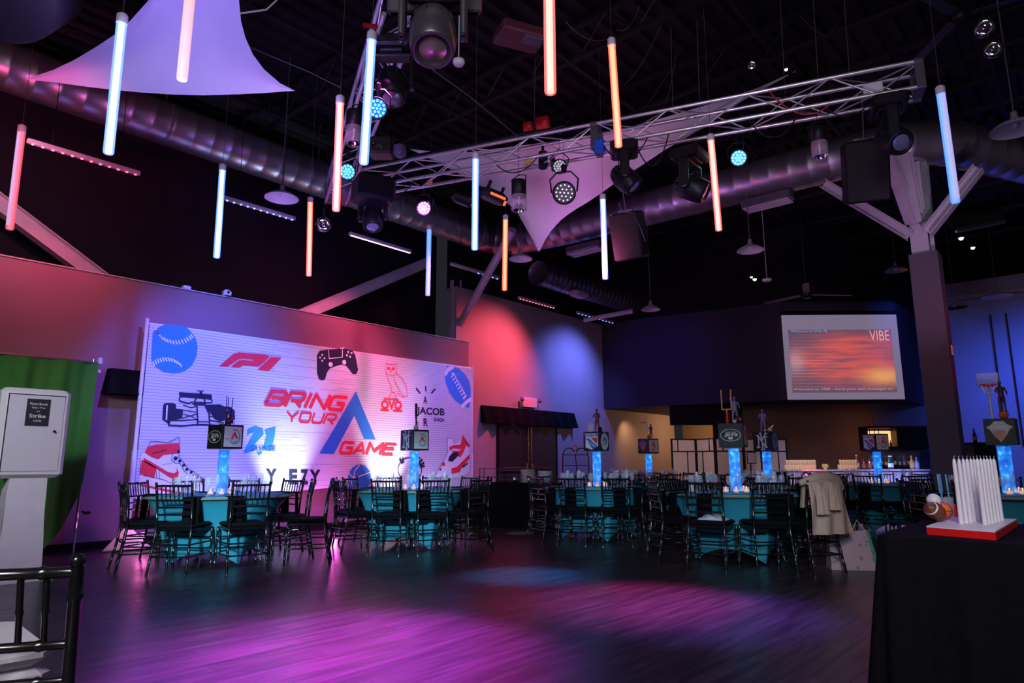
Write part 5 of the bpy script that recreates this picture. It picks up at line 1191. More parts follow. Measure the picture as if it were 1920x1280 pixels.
def par(label, p, aim, emit=None, es=6, s=1.0, dotc=None, n=19):
    t = thing('led_par', label, 'stage light', p)
    T = V(aim).to_track_quat('-Z', 'Y').to_matrix().to_4x4(); bd_ = B(); bd_.lathe([(.001, .13*s), (.05*s, .12*s), (.085*s, .05*s), (.10*s, 0), (.105*s, -.04*s), (.095*s, -.045*s), (.09*s, -.02*s), (.001, -.02*s)], 18, (0, 0, 0), T); sh = bd_.build('par_shell', m_fix, t)
    rr_ = [(0, 0)]+[(.035, k*60) for k in range(6)]+[(.07, k*30) for k in range(12)]
    b = B()
    for r_, a in rr_:
        a = radians(a+8); c = T @ V((r_*cos(a)*s, r_*sin(a)*s, -.028*s)); cr = .0135 if emit is None or es > 1.5 or s < 1 else .0075; b.lathe([(.001, -.006*s), (cr*.92*s, -.004*s), (cr*s, 0)], 8, c, T)
    b.build('led_cell', mat('cell_'+label[:14], (.7, .7, .75), .2, emit=emit or (.8, .8, .9), es=es if emit else .35), sh)
    if emit: b = B(); b.lathe([(.001, -.021*s), (.088*s, -.021*s)], 20, (0, 0, 0), T); b.build('lens_plate', mat('plate_'+label[:14], (.1, .1, .1), .3, emit=(emit[0]*.8, emit[1]*.5, emit[2]), es=.55 if es > 1.5 else .02), sh)
    b = B(); x = T @ V((1, 0, 0)); b.path([x*.112*s, x*.125*s+ZZ*.12*s, x*.06*s+ZZ*.19*s, -x*.06*s+ZZ*.19*s, -x*.125*s+ZZ*.12*s, -x*.112*s], .008*s, 6); b.build('yoke', m_fix, t)
    b = B(); b.rbox((0, 0, .22*s), (.04*s, .05*s, .08*s), .01*s); b.path([(0, 0, .25*s), (0, 0, 7.1-p.z)], .003, 4); b.build('clamp', m_fix, t)
    return t
toC = lambda p: (CAM-V(p))
P0 = atf(812, 62, 3.75)
moving_head('large grey moving head light hanging at the top centre', P0, -ZZ*1.0+toC(P0)*.16, 1.15, m_fixg, mat('warm_lens', (.5, .45, .38), .15, .4, spec=1), AZ)
b = B(); b.rbox((0, 0, 0), (.62, .04, .32), .02); q = atf(815, -15, 3.95); o = b.build('lamp_rear_frame', m_fixg, loc=q); o.rotation_euler = (0, 0, AZ); tag(o, 'grey steel frame holding the large top lamp head', 'bracket')
P1 = atf(735, 160, 5.9); moving_head('dark moving head with ribbed shell pointing down below the left truss', P1, -ZZ+toC(P1)*.06, 1.15, m_fix, None, AZ)
P2 = atf(699, 408, 8.6); moving_head('black moving head hanging below the truss corner', P2, -ZZ+toC(P2)*.05, 1.1, m_fix, None, AZ-.2)
b = B(); b.rbox((0, 0, 0), (.5, .42, .34), .04); q = atf(700, 358, 8.4); o = b.build('scanner_box', m_fix, loc=q); o.rotation_euler = (0, 0, AZ+.5); tag(o, 'large black lamp base box at the truss corner', 'stage light')
P3_ = atf(1172, 335, 8.0); moving_head('black moving head seen from the side below the plate joint', P3_, V((.5, .2, -.6)), 1.15, m_fix, None, AZ+1.4)
P4 = atf(1296, 352, 7.4); moving_head('dark faceted moving head with blue-lit arm beside the red tube', P4, V((1, .35, -.55)), 1.15, m_fix, None, AZ+.9)
P5 = atf(1672, 262, 6.9); moving_head('dark blue-lit moving head at the pillar end of the truss', P5, V((.5, -.5, -.5)), 1.2, m_fix, None, AZ+1.2)
light('SPOT', 'head_rim', tuple(P4+V((.3, -1.2, .2))), tuple(P4), (.15, .6, 1), 6, .03, 40, 1)
light('SPOT', 'head_rim', tuple(P5+V((.6, -1.0, -.3))), tuple(P5), (.05, .25, 1), 6, .03, 40, 1)
light('SPOT', 'head_rim', tuple(P1+V((-.8, -.4, -.1))), tuple(P1), (.05, .15, 1), 5, .03, 60, 1)
par('violet par lamp glowing over the backdrop', atf(795, 390, 8.8), toC(atf(795, 390, 8.8)), (1, .3, .9), 6, 1.0)
par('cyan par lamp glowing right of the red tube', atf(1385, 296, 7.9), toC(atf(1385, 296, 7.9)), (.06, .75, 1), 3.2, 1.05)
par('blue par lamp partly behind the long white-blue tube', atf(708, 203, 5.6), V((.5, -.6, -.45)), (.03, .35, 1), 3.5, .95)
par('teal par lamp partly behind the red tube', atf(652, 322, 7.6), V((.6, -.6, -.35)), (.04, .8, .75), 2.5, 1.0)
par('round black lamp with pinhole white leds below the truss', atf(1058, 360, 7.6), toC(atf(1058, 360, 7.6))+V((-.5, 0, -2.2)), (.9, .9, 1), 1.0, 1.35)
par('small round lamp with pale face above the pinhole lamp', atf(1049, 312, 8.3), toC(atf(1049, 312, 8.3)), (.75, .8, .95), .55, .95)
light('SPOT', 'violet_spill', tuple(atf(795, 390, 8.6)), tuple(atf(700, 480, 9.6)), (.7, .1, 1), 40, .05, 120, 1)
light('SPOT', 'cyan_spill', tuple(atf(1385, 296, 7.7)), tuple(atf(1330, 340, 7.4)), (.05, .7, 1), 4, .05, 140, 1)
# glass cylinder lamps
def jar_lamp(label, p, s=1.0):
    t = thing('glass_cylinder_lamp', label, 'stage light', p)
    b = B(); b.lathe([(.001, .2*s), (.075*s, .2*s), (.08*s, .19*s), (.08*s, .02*s), (.001, .02*s)], 18); b.build('lamp_housing', m_fix, t)
    b = B(); b.lathe([(.082*s, .03*s), (.086*s, -.02*s), (.084*s, -.13*s), (.078*s, -.14*s)], 20); b.build('glass_cylinder', mat('tinted_glass', (.8, .55, .75), .05, alpha=.35, spec=1, var=.02), t)
    b = B(); b.lathe([(.001, -.06*s), (.03*s, -.06*s), (.07*s, -.11*s), (.076*s, -.125*s)], 18); b.build('reflector', m_chrome, t)
    b = B(); b.path([(0, 0, .02*s), (0, 0, -.08*s)], .011*s, 8); b.build('bulb_stem', mat('stem_white', (.8, .8, .85), .3), t)
    b = B(); b.path([(-.09*s, 0, .06*s), (-.1*s, 0, .24*s), (0, 0, .27*s), (.1*s, 0, .24*s), (.09*s, 0, .06*s)], .007*s, 6); b.path([(0, 0, .26*s), (0, 0, 7.1-p.z)], .003, 4); b.build('yoke', m_fix, t); return t
jar_lamp('clear glass cylinder lamp hanging left of the pinhole led lamp', atf(973, 372, 7.9), 1.15)
jar_lamp('clear glass cylinder lamp under the right half of the truss', atf(1536, 272, 7.1), 1.05)
jar_lamp('clear glass cylinder lamp left of the long white-blue tube', atf(664, 245, 6.6), 1.1)
# horizontal scanner with orange edges, mirror globe, black effects box
q = atf(925, 368, 7.9)
t = thing('effect_scanner', 'black effect light with glowing orange edges left of the glass cylinder lamp', 'stage light', q, AZ+.5, None, (0, .35, AZ+.2))
b = B(); b.rbox((0, 0, 0), (.36, .2, .13), .04); b.build('scanner_body', m_fix, t); b = B(); b.rbox((.05, -.11, -.02), (.2, .02, .03), .005); b.rbox((.16, -.07, -.06), (.03, .12, .02), .005); b.build('orange_edge', mat('orange_edge', (.8, .2, .05), .4, emit=(1, .15, .03), es=1.0), t)
b = B(); b.path([(-.1, 0, .06), (-.1, 0, .18)], .02, 8); b.path([(.08, 0, .06), (.08, 0, .16)], .02, 8); b.build('hanger', m_fix, t)
q = atf(868, 375, 8.2); t = thing('effect_scanner', 'small black effect light with violet rim right of the violet lamp', 'stage light', q, 0, None, (0, .4, AZ))
b = B(); b.rbox((0, 0, 0), (.3, .16, .12), .04); b.build('scanner_body', m_fix, t); b = B(); b.lathe([(.001, 0), (.05, 0), (.055, .02)], 14, (.14, -.04, -.03), Matrix.Rotation(pi/2, 4, 'X')); b.build('lens', m_chrome, t)
def globe(label, p, s=1.0, m=m_chrome):
    t = thing('chrome_globe_lamp', label, 'stage light', p); T = toC(p).to_track_quat('-Z', 'Y').to_matrix().to_4x4()
    B().sph((0, 0, 0), .095*s, 20).build('globe_shell', mat('smoky_globe', (.25, .22, .26), .08, .9, var=.1, spec=1), t)
    b = B(); b.lathe([(.001, -.075*s), (.04*s, -.08*s), (.06*s, -.098*s), (.07*s, -.09*s)], 18, (0, 0, 0), T); b.build('lens_ring', m, t)
    b = B(); b.path([(0, 0, .09*s), (0, 0, .22*s)], .012*s, 6); b.path([(0, 0, .2*s), (0, 0, 7.1-p.z)], .003, 4); b.build('hanger', m_fix, t); return t
globe('chrome globe lamp at the low left end of the truss', atf(607, 421, 8.8), 1.1)
globe('upper of two chrome globe lamps at the top right', atf(1846, 52, 6.0), 1.05)
globe('lower of two chrome globe lamps at the top right', atf(1862, 92, 6.1), .95)
globe('small distant chrome lamp above the right truss', atf(1410, 122, 8.5), .7)
for i, (x, y) in enumerate(((680, 262), (715, 268))):
    pass
q = atf(716, 278, 7.0); t = thing('effect_box', 'black box shaped effect light behind the left truss', 'stage light', q, AZ)
b = B(); b.rbox((0, 0, 0), (.26, .22, .2), .02); b.build('box_body', m_fix, t); b = B(); b.rbox((-.03, -.115, -.02), (.1, .01, .05), .004); b.build('front_glass', m_chrome, t); b = B(); b.rbox((.2, .0, -.03), (.13, .16, .14), .03); b.build('side_pod', mat('blue_grey_pod', (.08, .08, .16), .4), t)
q = atf(1040, 300, 8.6); b = B(); b.rbox((-.16, 0, -.0), (.12, .14, .24), .02); b.rbox((-.02, 0, -.06), (.05, .05, .2), .01); b.path([(-.16, 0, .1), (-.16, 0, .2)], .02, 6); o = b.build('dimmer_pack', m_fix, loc=q); o.rotation_euler = (0, 0, AZ); tag(o, 'black electronics pack clamped left of the small pale lamp', 'electronics')
# red horn lamps on top of the truss
for i, (x, y, s) in enumerate(((990, 238, .7), (1018, 232, 1.0))):
    q = atf(x, y, 9.3); b = B(); b.lathe([(.001, -.1*s), (.10*s, -.1*s), (.12*s, .06*s), (.1*s, .1*s), (.001, .1*s)], 14, (0, 0, 0), Matrix.Rotation(pi/2, 4, 'Y') @ Matrix.Rotation(.2, 4, 'X')); o = b.build('horn_lamp', mat('red_plastic', (.55, .02, .02), .4), loc=q); o.rotation_euler = (0, 0, AZ); tag(o, 'red barrel lamp above the truss, %s one' % ('smaller left', 'larger right')[i], 'light')
for x, y, lab in ((845, 334+10, 'left of the blue tube'), (988, 328, 'right of the cylinder lamp')):
    pass
for x, y, F, lab in ((1106, 232, 0, 'a'),): pass
q = trp(805, near=.5); b = B(); b.rbox((0, 0, -.03), (.08, .04, .05), .005); tag(b.build('yellow_clip', mat('yellow_plastic', (.8, .45, .05), .5), loc=q), 'small yellow clip under the truss above the violet lamp', 'clip')
q = trp(990, near=.0)-ZZ*.05; b = B(); b.rbox((0, 0, 0), (.09, .05, .05), .012); tag(b.build('yellow_clip', mat('yellow_plastic', (.8, .45, .05), .5), loc=q), 'small yellow clip under the truss right of the cylinder lamp', 'clip')
q = trp(1640, near=.4, low=.5); b = B(); b.rbox((0, 0, 0), (.2, .02, .13), .01); o = b.build('junction_label', m_white, loc=q); o.rotation_euler = (0, 0, AZ-.4); tag(o, 'white plate inside the truss near its right end', 'plate')
q = trp(1125)-ZZ*.02; b = B(); b.rbox((0, 0, 0), (.12, .1, .16), .01); tag(b.build('blue_tape', mat('blue_tape', (.02, .12, .7), .5), loc=q), 'blue wrap at the bottom of the truss plate joint', 'tape')
wire('red stick tail at the top of the left truss', [atf(683, 47, 5.2), atf(706, 50, 5.3)], .022, mat('red_plastic', (.55, .02, .02), .4), 'red_torch', 'tool')
# smoke detector discs
for x, y, F, r_, lab in ((860, 117, 5.6, .055, 'pink-white detector disc right of the large lamp head'), (1438, 525, 13, .09, 'small white ceiling disc above the screen')):
    b = B(); b.lathe([(.001, -.03), (r_*.7, -.028), (r_, -.005), (r_, .02), (.001, .02)], 18); b.path([(0, 0, .02), (0, 0, 7.0-atf(x, y, F).z)], .006, 4, False); tag(b.build('ceiling_disc', m_white, loc=atf(x, y, F)), lab, 'detector')
# square ceiling speaker, dark, top
q = atf(975, 68, 6.4); t = thing('ceiling_box', 'dark box with a pale lamp panel hung near the top centre', 'stage light', q, AZ+.4); b = B(); b.rbox((0, 0, 0), (.5, .34, .12), .02); b.build('box_body', mat('maroon_black', (.08, .02, .03), .4), t); b = B(); b.rbox((.1, -.08, -.07), (.2, .14, .03), .005); b.build('pale_reflector', m_fixg, t)
# ---- speakers
def speaker(label, p, w_, h_, d_, rz, tilt):
    t = thing('hanging_speaker', label, 'speaker', p, 0, None, (tilt, 0, rz))
    b = B(); b.rbox((0, 0, 0), (w_, d_, h_), .03); b.build('cabinet', m_fix, t)
    b = B(); b.rbox((0, -d_/2-.004, 0), (w_*.92, .014, h_*.95), .005); g = b.build('grille', mat('speaker_grille', (.009, .006, .009), .7, bump=.3, bscale=300), t)
    b = B(); b.lathe([(.001, 0), (.012, 0)], 10, (w_*.0, -d_/2-.013, -h_*.42), Matrix.Rotation(pi/2, 4, 'X')); b.build('badge', m_chrome, g)
    b = B(); b.box((0, 0, h_/2+.02), (w_*.5, .04, .03)); b.path([(0, 0, h_/2), (0, 0, h_/2+.7)], .008, 5); b.build('hanging_bracket', m_fixg, t); return t
speaker('black hanging speaker right of the blue tube', atf(1180, 442, 8.6), .40, .62, .36, AZ-.5, .35)
speaker('large black hanging speaker in front of the pillar struts', atf(1622, 322, 8.0), .50, .76, .42, AZ-.35, .35)
wire('pale cord drooping over the left hanging speaker', [atf(1160, 380, 8.3), atf(1167, 398, 8.3), atf(1185, 398, 8.3), atf(1200, 425, 8.3), atf(1210, 452, 8.3)], .006, m_fixg, 'loop_cable', 'cable')
# ---- dish pendants
def pendant(label, p, r_=.2, m=m_white, zt=7.12):
    t = thing('dish_pendant_lamp', label, 'lamp', p, 0, 'dish pendant lamps')
    b = B(); b.lathe([(r_, 0), (r_*.98, .012), (r_*.7, .06), (r_*.3, .10), (.035, .13), (.03, .2), (.001, .2)], 26); b.build('shade', mat('enamel_grey', (.32, .30, .36), .35), t)
    b = B(); b.lathe([(r_*.985, .002), (r_*.68, .05), (r_*.28, .085), (.001, .095)], 26); b.build('shade_inside', m, t)
    b = B(); b.path([(0, 0, .2), (0, 0, zt-p.z)], .008, 6); b.build('rod', m_fixg, t)
    b = B(); b.sph((0, 0, .045), .03, 10); b.build('bulb', m_white, t); return t
pendant('dish pendant lamp beside the left duct', atf(528, 372, 9.2), .24)
pendant('dish pendant lamp below the sail point', atf(976, 486, 12.0), .22)
pendant('dish pendant lamp over the middle of the dark ceiling', atf(1407, 470, 10.8), .22)
pendant('dish pendant lamp at the end of the batten', atf(1220, 581, 14.0), .2)
pendant('dish pendant lamp cut by the right edge', atf(1905, 243, 6.6), .24)
pendant('dim dish pendant lamp left of the pillar', atf(1680, 508, 14), .22, mat('dim_enamel', (.2, .19, .2), .5))
pendant('flat dish pendant lamp over the blue wall', atf(1870, 556, 14.5), .3)
pendant('black dish pendant lamp against the blue wall', atf(1791, 577, 14.5), .24, m_fix)
# ---- small ceiling spots
for i, (x, y, r_, lab) in enumerate(((1409, 519, .035, 'left of the pair above the screen'), (1415, 523, .05, 'right of the pair above the screen'), (1802, 446, .06, 'upper one right of the pillar'), (1824, 464, .05, 'lower one right of the pillar'), (1474, 130, .03, 'tiny bead above the right truss'))):
    q = atf(x, y, 12.5 if i < 4 else 8); t = thing('spot_bulb', 'small white spot bulb, ' + lab, 'light', q); B().sph((0, 0, 0), r_*.75, 10).build('bulb', mat('bulb_white', (1, 1, 1), .3, emit=(1, .97, .95), es=3), t)
    b = B(); b.lathe([(r_*.8, 0), (r_, .02), (r_*.7, .1), (.001, .11)], 12); b.path([(0, 0, .1), (0, 0, 7.1-q.z)], .005, 4); b.build('lamp_can', m_fix, t)
# ---- ceiling fans
def fan(label, p, r_, a0, m=mat('fan_blade', (.16, .12, .15), .5)):
    t = thing('ceiling_fan', label, 'fan', p)
    b = B(); b.lathe([(.001, -.08), (.07, -.07), (.1, -.02), (.08, .06), (.001, .08)], 16); b.path([(0, 0, .08), (0, 0, 7.1-p.z)], .02, 8); b.build('motor', m_fix, t)
    for k in range(3):
        b = B(Matrix.Rotation(a0+k*2*pi/3, 4, 'Z') @ Matrix.Rotation(.15, 4, 'X')); b.rbox((r_*.55, 0, 0), (r_*.85, .12, .012), .005); b.build('blade', m, t)
    return t
fan('three-bladed ceiling fan above the projection screen', atf(1512, 552, 13.0), .95, AZ+.1)
fan('dark ceiling fan above the right end of the truss', atf(1800, 30, 7.5), 1.0, AZ+pi+.5, mat('dark_blade', (.03, .03, .06), .5))
# ================================================================ FOREGROUND TABLE
c0 = onz(1641, 1006, .76); c1 = onz(1690, 986, .76)
tb = thing('serving_table', 'table under a black cloth in the near right corner', 'table', (c0.x, c0.y, 0), 0)
B().box((1.0, .55, .735), (1.9, 1.06, .03)).build('tabletop', mat('plywood', (.3, .2, .12), .6), tb)
for x, y in ((.15, .1), (1.85, .1), (.15, 1.0), (1.85, 1.0)): b = B(); b.path([(x, y, 0), (x, y, .72)], .016, 8); b.build('leg', m_fixg, tb)
def bc(u, v_):
    # perimeter walk: left back -> left front corner -> front -> right
    per = u*3.4; 
    if per < 1.1: x, y, nx, ny = 0, 1.15-per, -1, 0
    elif per < 1.4:
        a = (per-1.1)/.3*pi/2; x, y, nx, ny = .05-.05*cos(a), .05-.05*sin(a)-.0, -cos(a), -sin(a)
    else: x, y, nx, ny = per-1.35, 0, 0, -1
    fold = (.018*sin(per*23)+.012*sin(per*41+1))*v_ + (.10*v_ if 1.0 < per < 1.55 else .02*v_)
    return V((x+nx*fold, y+ny*fold, .765-.76*v_))
b = B(); b.grid(bc, 170, 10); b.add([(0, 1.15, .765), (0, .05, .765), (.015, .015, .765), (.05, 0, .765), (2.05, 0, .765), (2.05, 1.15, .765)], [(0, 1, 2, 3, 4, 5)])
o = b.build('tablecloth', m_cloth, loc=(c0.x, c0.y, 0)); tag(o, 'black floor-length cloth over the near right table', 'tablecloth')
k = [onz(1737, 986, .805), onz(1866, 996, .805), onz(1906, 973, .805), onz(1787, 969, .805)]
cc_ = (k[0]+k[1]+k[2]+k[3])/4
cbd = thing('candle_board', 'red and white board holding tall white candles on the black table', 'candle board', (cc_.x, cc_.y, .766))
kk = [V((q.x-cc_.x, q.y-cc_.y, 0)) for q in k]
B().poly(kk, ZZ*.034).build('red_base', m_red, cbd)
B().poly([q*1.004+ZZ*.034 for q in kk], ZZ*.006).build('white_top', m_white, cbd)
CN = [(1803, 982), (1812, 980.5), (1820, 979), (1827, 977.5), (1834, 976), (1840, 974.5), (1847.5, 984), (1854, 982.2), (1860, 980.5), (1866, 978.7), (1872, 977), (1878, 975.4), (1836, 979.8)]
CN = CN[:12]
proto_c = None
for i, (x, y) in enumerate(CN):
    q = onz(x, y, .806); hgt = .325
    if proto_c is None:
        o = thing('taper_candle', '', 'candle', q); proto_c = o
        B().lathe([(.0105, 0), (.0115, .01), (.0095, hgt*.9), (.007, hgt*.97), (.001, hgt)], 14).build('wax_taper', m_candle, o)
        b = B(); b.path([(0, 0, hgt-.002), (.001, 0, hgt+.007), (.005, 0, hgt+.012)], .0012, 5); b.build('wick', m_candle, o)
    else: o = dup(proto_c, q, random.random()*6)
    row = 'left row' if i < 6 else 'right row'
    tag(o, 'tall white taper candle, %s on the red board, %s from the front' % (row, ('first', 'second', 'third', 'fourth', 'fifth', 'sixth')[i % 6]), 'candle', 'white tapers on the red board')
# balls at the board's left end
def fball(label, p, rx, T):
    t = thing('mini_football', label, 'ball', p, 0, None, T)
    B().lathe([(.001, -rx), (.022, -rx*.88), (.037, -rx*.6), (.046, -.02), (.047, 0), (.046, .02), (.037, rx*.6), (.022, rx*.88), (.001, rx)], 20).build('leather', m_brown, t)
    b = B(); b.lathe([(.0325, -rx*.72), (.0345, -rx*.66), (.0365, -rx*.62)], 20); b.lathe([(.036, rx*.62), (.0345, rx*.67), (.032, rx*.73)], 20, (0, 0, 0)); b.build('white_band', m_whp, t)
    b = B()
    for j in range(5): b.rbox((.0475, 0, -.02+j*.01), (.004, .018, .003), .001)
    b.rbox((.048, 0, 0), (.003, .003, .05), .001); b.build('laces', m_whp, t); return t
fq = atf(1753, 959, 3.62)
ax = (-R0*.74-H*.5+ZZ*.42).normalized(); fball('brown toy football at the left end of the candle board', fq, .072, ax.to_track_quat('Z', 'X').to_euler())
q = atf(1751, 938, 3.72); ballo('white_ball', 'white ball resting above the toy football', q-ZZ*.036, .036, m_white)
q = atf(1768, 957, 3.75); ballo('toy_basketball', 'orange ribbed ball tucked behind the toy football', q-ZZ*.044, .044, m_orange, seams=1)
# blue knives in a glass
q = onz(1779, 973, .766)
t = thing('drinking_glass', 'clear tumbler holding two pale blue utensils behind the balls', 'glass', q)
B().lathe([(.001, .004), (.034, .004), (.038, .13), (.036, .13), (.032, .008)], 18).build('glass_wall', mat('thin_glass', (.85, .8, .95), .08, alpha=.38), t)
for i, (dx, w_, h_) in enumerate(((-.022, .03, .265), (.022, .013, .26))):
    b = B(); b.rbox((0, 0, .08), (.012, .006, .17), .002); b.rbox((0, 0, .21), (w_, .006, h_-.15), .004)
    o = b.build('cake_server' if i == 0 else 'cake_knife', mat('pale_blue_plastic', (.12, .42, .68), .4), loc=q+R0*dx+ZZ*.006); o.rotation_euler = (0, -.05, AZ+.3); tag(o, ('wide pale blue cake server standing in the tumbler', 'narrow pale blue cake knife standing in the tumbler')[i], 'utensil')
q = q+R0*.055+H*.02; b = B(); b.rbox((0, 0, .045), (.02, .02, .09), .003); tag(b.build('red_box', m_red, loc=q), 'small red box right of the blue utensils', 'box')
# ================================================================ DOOR, SIGN
def dpt(x, y, d=0): q = onx(x, y, DX); return V((DX+d, q.y, q.z))
dA, dB = dpt(934, 880), dpt(1041, 880); dz = 2.12
dr_ = thing('door_1', 'dark double door with brass rods under a black valance', 'door', (DX, (dA.y+dB.y)/2, 0)); W_ = dB.y-dA.y; dr_['kind'] = 'structure'; del dr_['category']
b = B(); b.box((.01, -W_/2-.03, dz/2), (.06, .06, dz)); b.box((.01, W_/2+.03, dz/2), (.06, .06, dz)); b.box((.01, 0, dz+.03), (.06, W_+.12, .06)); b.build('door_frame', m_black, dr_)
for s in (-1, 1):
    b = B(); b.rbox((.015, s*W_/4, dz/2), (.045, W_/2-.01, dz-.01), .005); lf_ = b.build('door_leaf', mat('dark_door', (.018, .013, .015), .5, var=.3, stretch=(1, 8, .6)), dr_)
    b = B()
    b.path([(.07, s*.06, 1.15), (.07, s*.06, 2.0)], .008, 8); b.sph((.07, s*.06, 1.98), .022, 10); b.rbox((.06, s*.09, 1.02), (.04, .07, .16), .01); b.build('brass_rod', m_brass, lf_)
    b = B(); b.path([(.08, s*.12, 1.0), (.08, s*(W_/2-.12), 1.0)], .012, 8); b.build('push_bar', m_brass, lf_)
    b = B(); b.box((.05, s*W_*.27, dz-.09), (.03, .2, .03)); b.build('door_closer', m_chrome, lf_)
def valance(label, y0, y1, z0, z1):
    b = B(); b.grid(lambda u, v_: V((.05+.10*v_+.05*v_*sin(u*(y1-y0)*16), y0+(y1-y0)*u, z1-(z1-z0)*v_)), 90, 6); b.add([(0, y0, z1), (0, y1, z1), (.05, y1, z1), (.05, y0, z1), (0, y0, z0), (.15, y0, z0), (0, y1, z0), (.15, y1, z0)], [(0, 1, 2, 3), (0, 3, 5, 4), (1, 2, 7, 6)])
    return tag(b.build('door_valance', m_cloth, loc=(DX, 0, 0)), label, 'valance')
valance('black pleated cloth valance over the double doors', dpt(901, 770).y, dpt(1074, 790).y, 2.03, 2.43)
ya, yb2 = dpt(976, 755).y, dpt(1003, 755).y; zc_ = dpt(990, 755).z
t = thing('exit_sign', 'lit exit sign box with two emergency lamps above the valance', 'sign', (DX, (ya+yb2)/2, zc_)); w_ = yb2-ya
B().rbox((.05, 0, 0), (.07, w_*.95, .24), .008).build('sign_box', mat('sign_white', (.75, .6, .6), .5), t)
for i_, ch in enumerate('EXIT'):
    ya_ = -w_*.3+w_*.6*i_/4; b = B(); text_on(b, ch, [V((.088, ya_, .07)), V((.088, ya_+w_*.12*(.4 if ch == 'I' else 1), .07)), V((.088, ya_+w_*.12*(.4 if ch == 'I' else 1), -.06)), V((.088, ya_, -.06))], .03); b.build('sign_letter', mat('exit_red', (.9, .1, .12), .5, emit=(1, .1, .1), es=.5), t)
for s in (-1, 1): b = B(); b.lathe([(.02, 0), (.055, .03), (.06, .06), (.001, .06)], 12, (.06, s*(w_/2+.06), .05), Matrix.Rotation(pi/2*.8, 4, 'Y')); b.build('emergency_lamp', m_fixg, t)
# wall switch
q = dpt(1042, 873); b = B(); b.rbox((.01, 0, 0), (.02, .08, .12), .005); tag(b.build('wall_switch', m_white, loc=q), 'small white switch right of the double doors', 'switch')
# ================================================================ BUFFET
f0, f1 = atf(880, 930, 12.2), atf(1040, 930, 11.8); f0.z = f1.z = 0; v_ = (f1-f0); Lb = v_.length; ab = atan2(v_.y, v_.x)
bt = thing('buffet_table', 'long black-draped buffet table below the exit doors', 'table', f0, ab)
B().box((Lb/2, .35, .75), (Lb, .7, .03)).build('tabletop', mat('plywood', (.3, .2, .12), .6), bt)
for x, y in ((.1, .1), (Lb-.1, .1), (.1, .6), (Lb-.1, .6)): b = B(); b.path([(x, y, 0), (x, y, .74)], .016, 6); b.build('leg', m_fixg, bt)
b = B(); b.grid(lambda u, w: V((u*Lb, -.012+.012*sin(u*50)*w, .768-.765*w)), 80, 4); b.grid(lambda u, w: V((-.01, u*.72, .768-.765*w)), 10, 4); b.grid(lambda u, w: V((Lb+.01, u*.72, .768-.765*w)), 10, 4); b.add([(0, -.01, .768), (Lb, -.01, .768), (Lb, .72, .768), (0, .72, .768)], [(0, 1, 2, 3)])
o = b.build('tablecloth', m_cloth, loc=f0); o.rotation_euler = (0, 0, ab); tag(o, 'black cloth hanging to the floor on the buffet table', 'tablecloth')
def onb(px, back, z=.769):
    u = (px-880)/160; p_ = f0+v_*u; n_ = V((-sin(ab), cos(ab), 0)); p_ = p_+n_*back; p_.z = z; return p_
def plates(label, p, n_, r_, grp):
    pr = None
    for i in range(n_):
        if 'plate' not in first:
            b = B(); b.lathe([(.001, 0), (r_*.6, 0), (r_, .012), (r_, .016), (r_*.6, .005), (.001, .005)], 20); o = b.build('dinner_plate', m_white, loc=p); first['plate'] = o
        else: o = first['plate'].copy(); col.objects.link(o); o.location = p
        o.location = p+ZZ*i*.0135; tag(o, label+', '+_W[i]+' from the bottom', 'plate', grp)
plates('white plate in the left buffet stack', onb(983, .3), 17, .135, 'plates in the left buffet stack')
plates('white plate in the right buffet stack', onb(1015, .34), 15, .13, 'plates in the right buffet stack')
q = onb(950, .3); t = thing('serving_rack', 'dark metal serving rack with shelves left of the plate stacks', 'rack', q, ab)
b = B()
for x in (-.18, .18):
    for y in (-.12, .12): b.path([(x, y, 0), (x, y, .24)], .008, 5)
b.build('frame', m_fix, t)
for z in (.06, .14, .22): b = B(); b.rbox((0, 0, z), (.38, .26, .012), .004); b.build('shelf', mat('violet_tray', (.2, .17, .35), .3, .4), t)
q = onb(915, .3); t = thing('serving_rack', 'dark metal serving rack at the left end of the buffet', 'rack', q, ab)
b = B()
for x in (-.2, .2):
    for y in (-.12, .12): b.path([(x, y, 0), (x, y, .26)], .008, 5)
b.build('frame', m_fix, t)
for z in (.1, .25): b = B(); b.rbox((0, 0, z), (.44, .28, .012), .004); b.build('shelf', m_fixg, t)
q = onb(964, .12); b = B(); b.lathe([(.001, 0), (.03, 0), (.03, .1), (.012, .12), (.001, .12)], 12); tag(b.build('salt_shaker', m_chrome, loc=q), 'small shiny shaker in front of the buffet rack', 'shaker')
# second far service table with trays right of the shelf frame
g0 = atf(1145, 903, 13.3); g0.z = 0
st_ = thing('side_table', 'dark side table with trays behind the middle table', 'table', g0, AZ)
b = B(); b.rbox((.6, .3, .78), (1.5, .6, .04), .01); b.build('tabletop', m_fix, st_)
for x, y in ((-.1, .05), (1.3, .05), (-.1, .55), (1.3, .55)): b = B(); b.path([(x, y, 0), (x, y, .77)], .02, 6); b.build('leg', m_fix, st_)
for i, (x, w_, lab) in enumerate(((.25, .30, 'left wider'), (.75, .22, 'right smaller'))):
    q = g0+R0*x+H*.25; q.z = .802; b = B(); b.lathe([(.001, 0), (w_*.7, 0), (w_*.8, .12), (w_*.78, .13), (w_*.66, .02), (.001, .02)], 22); tag(b.build('serving_bowl', mat('blue_grey_bowl', (.2, .2, .42), .4), loc=q), 'blue-grey serving bowl on the far side table, %s one' % lab, 'bowl')
for i, x in enumerate((-.06, .06)):
    q = g0+R0*x+H*.2; q.z = .802; b = B(); b.path([(0, 0, 0), (0, 0, .2)], .022, 8); tag(b.build('steel_canister', m_chrome, loc=q), 'tall steel canister on the far side table, %s one' % ('left', 'right')[i], 'canister')
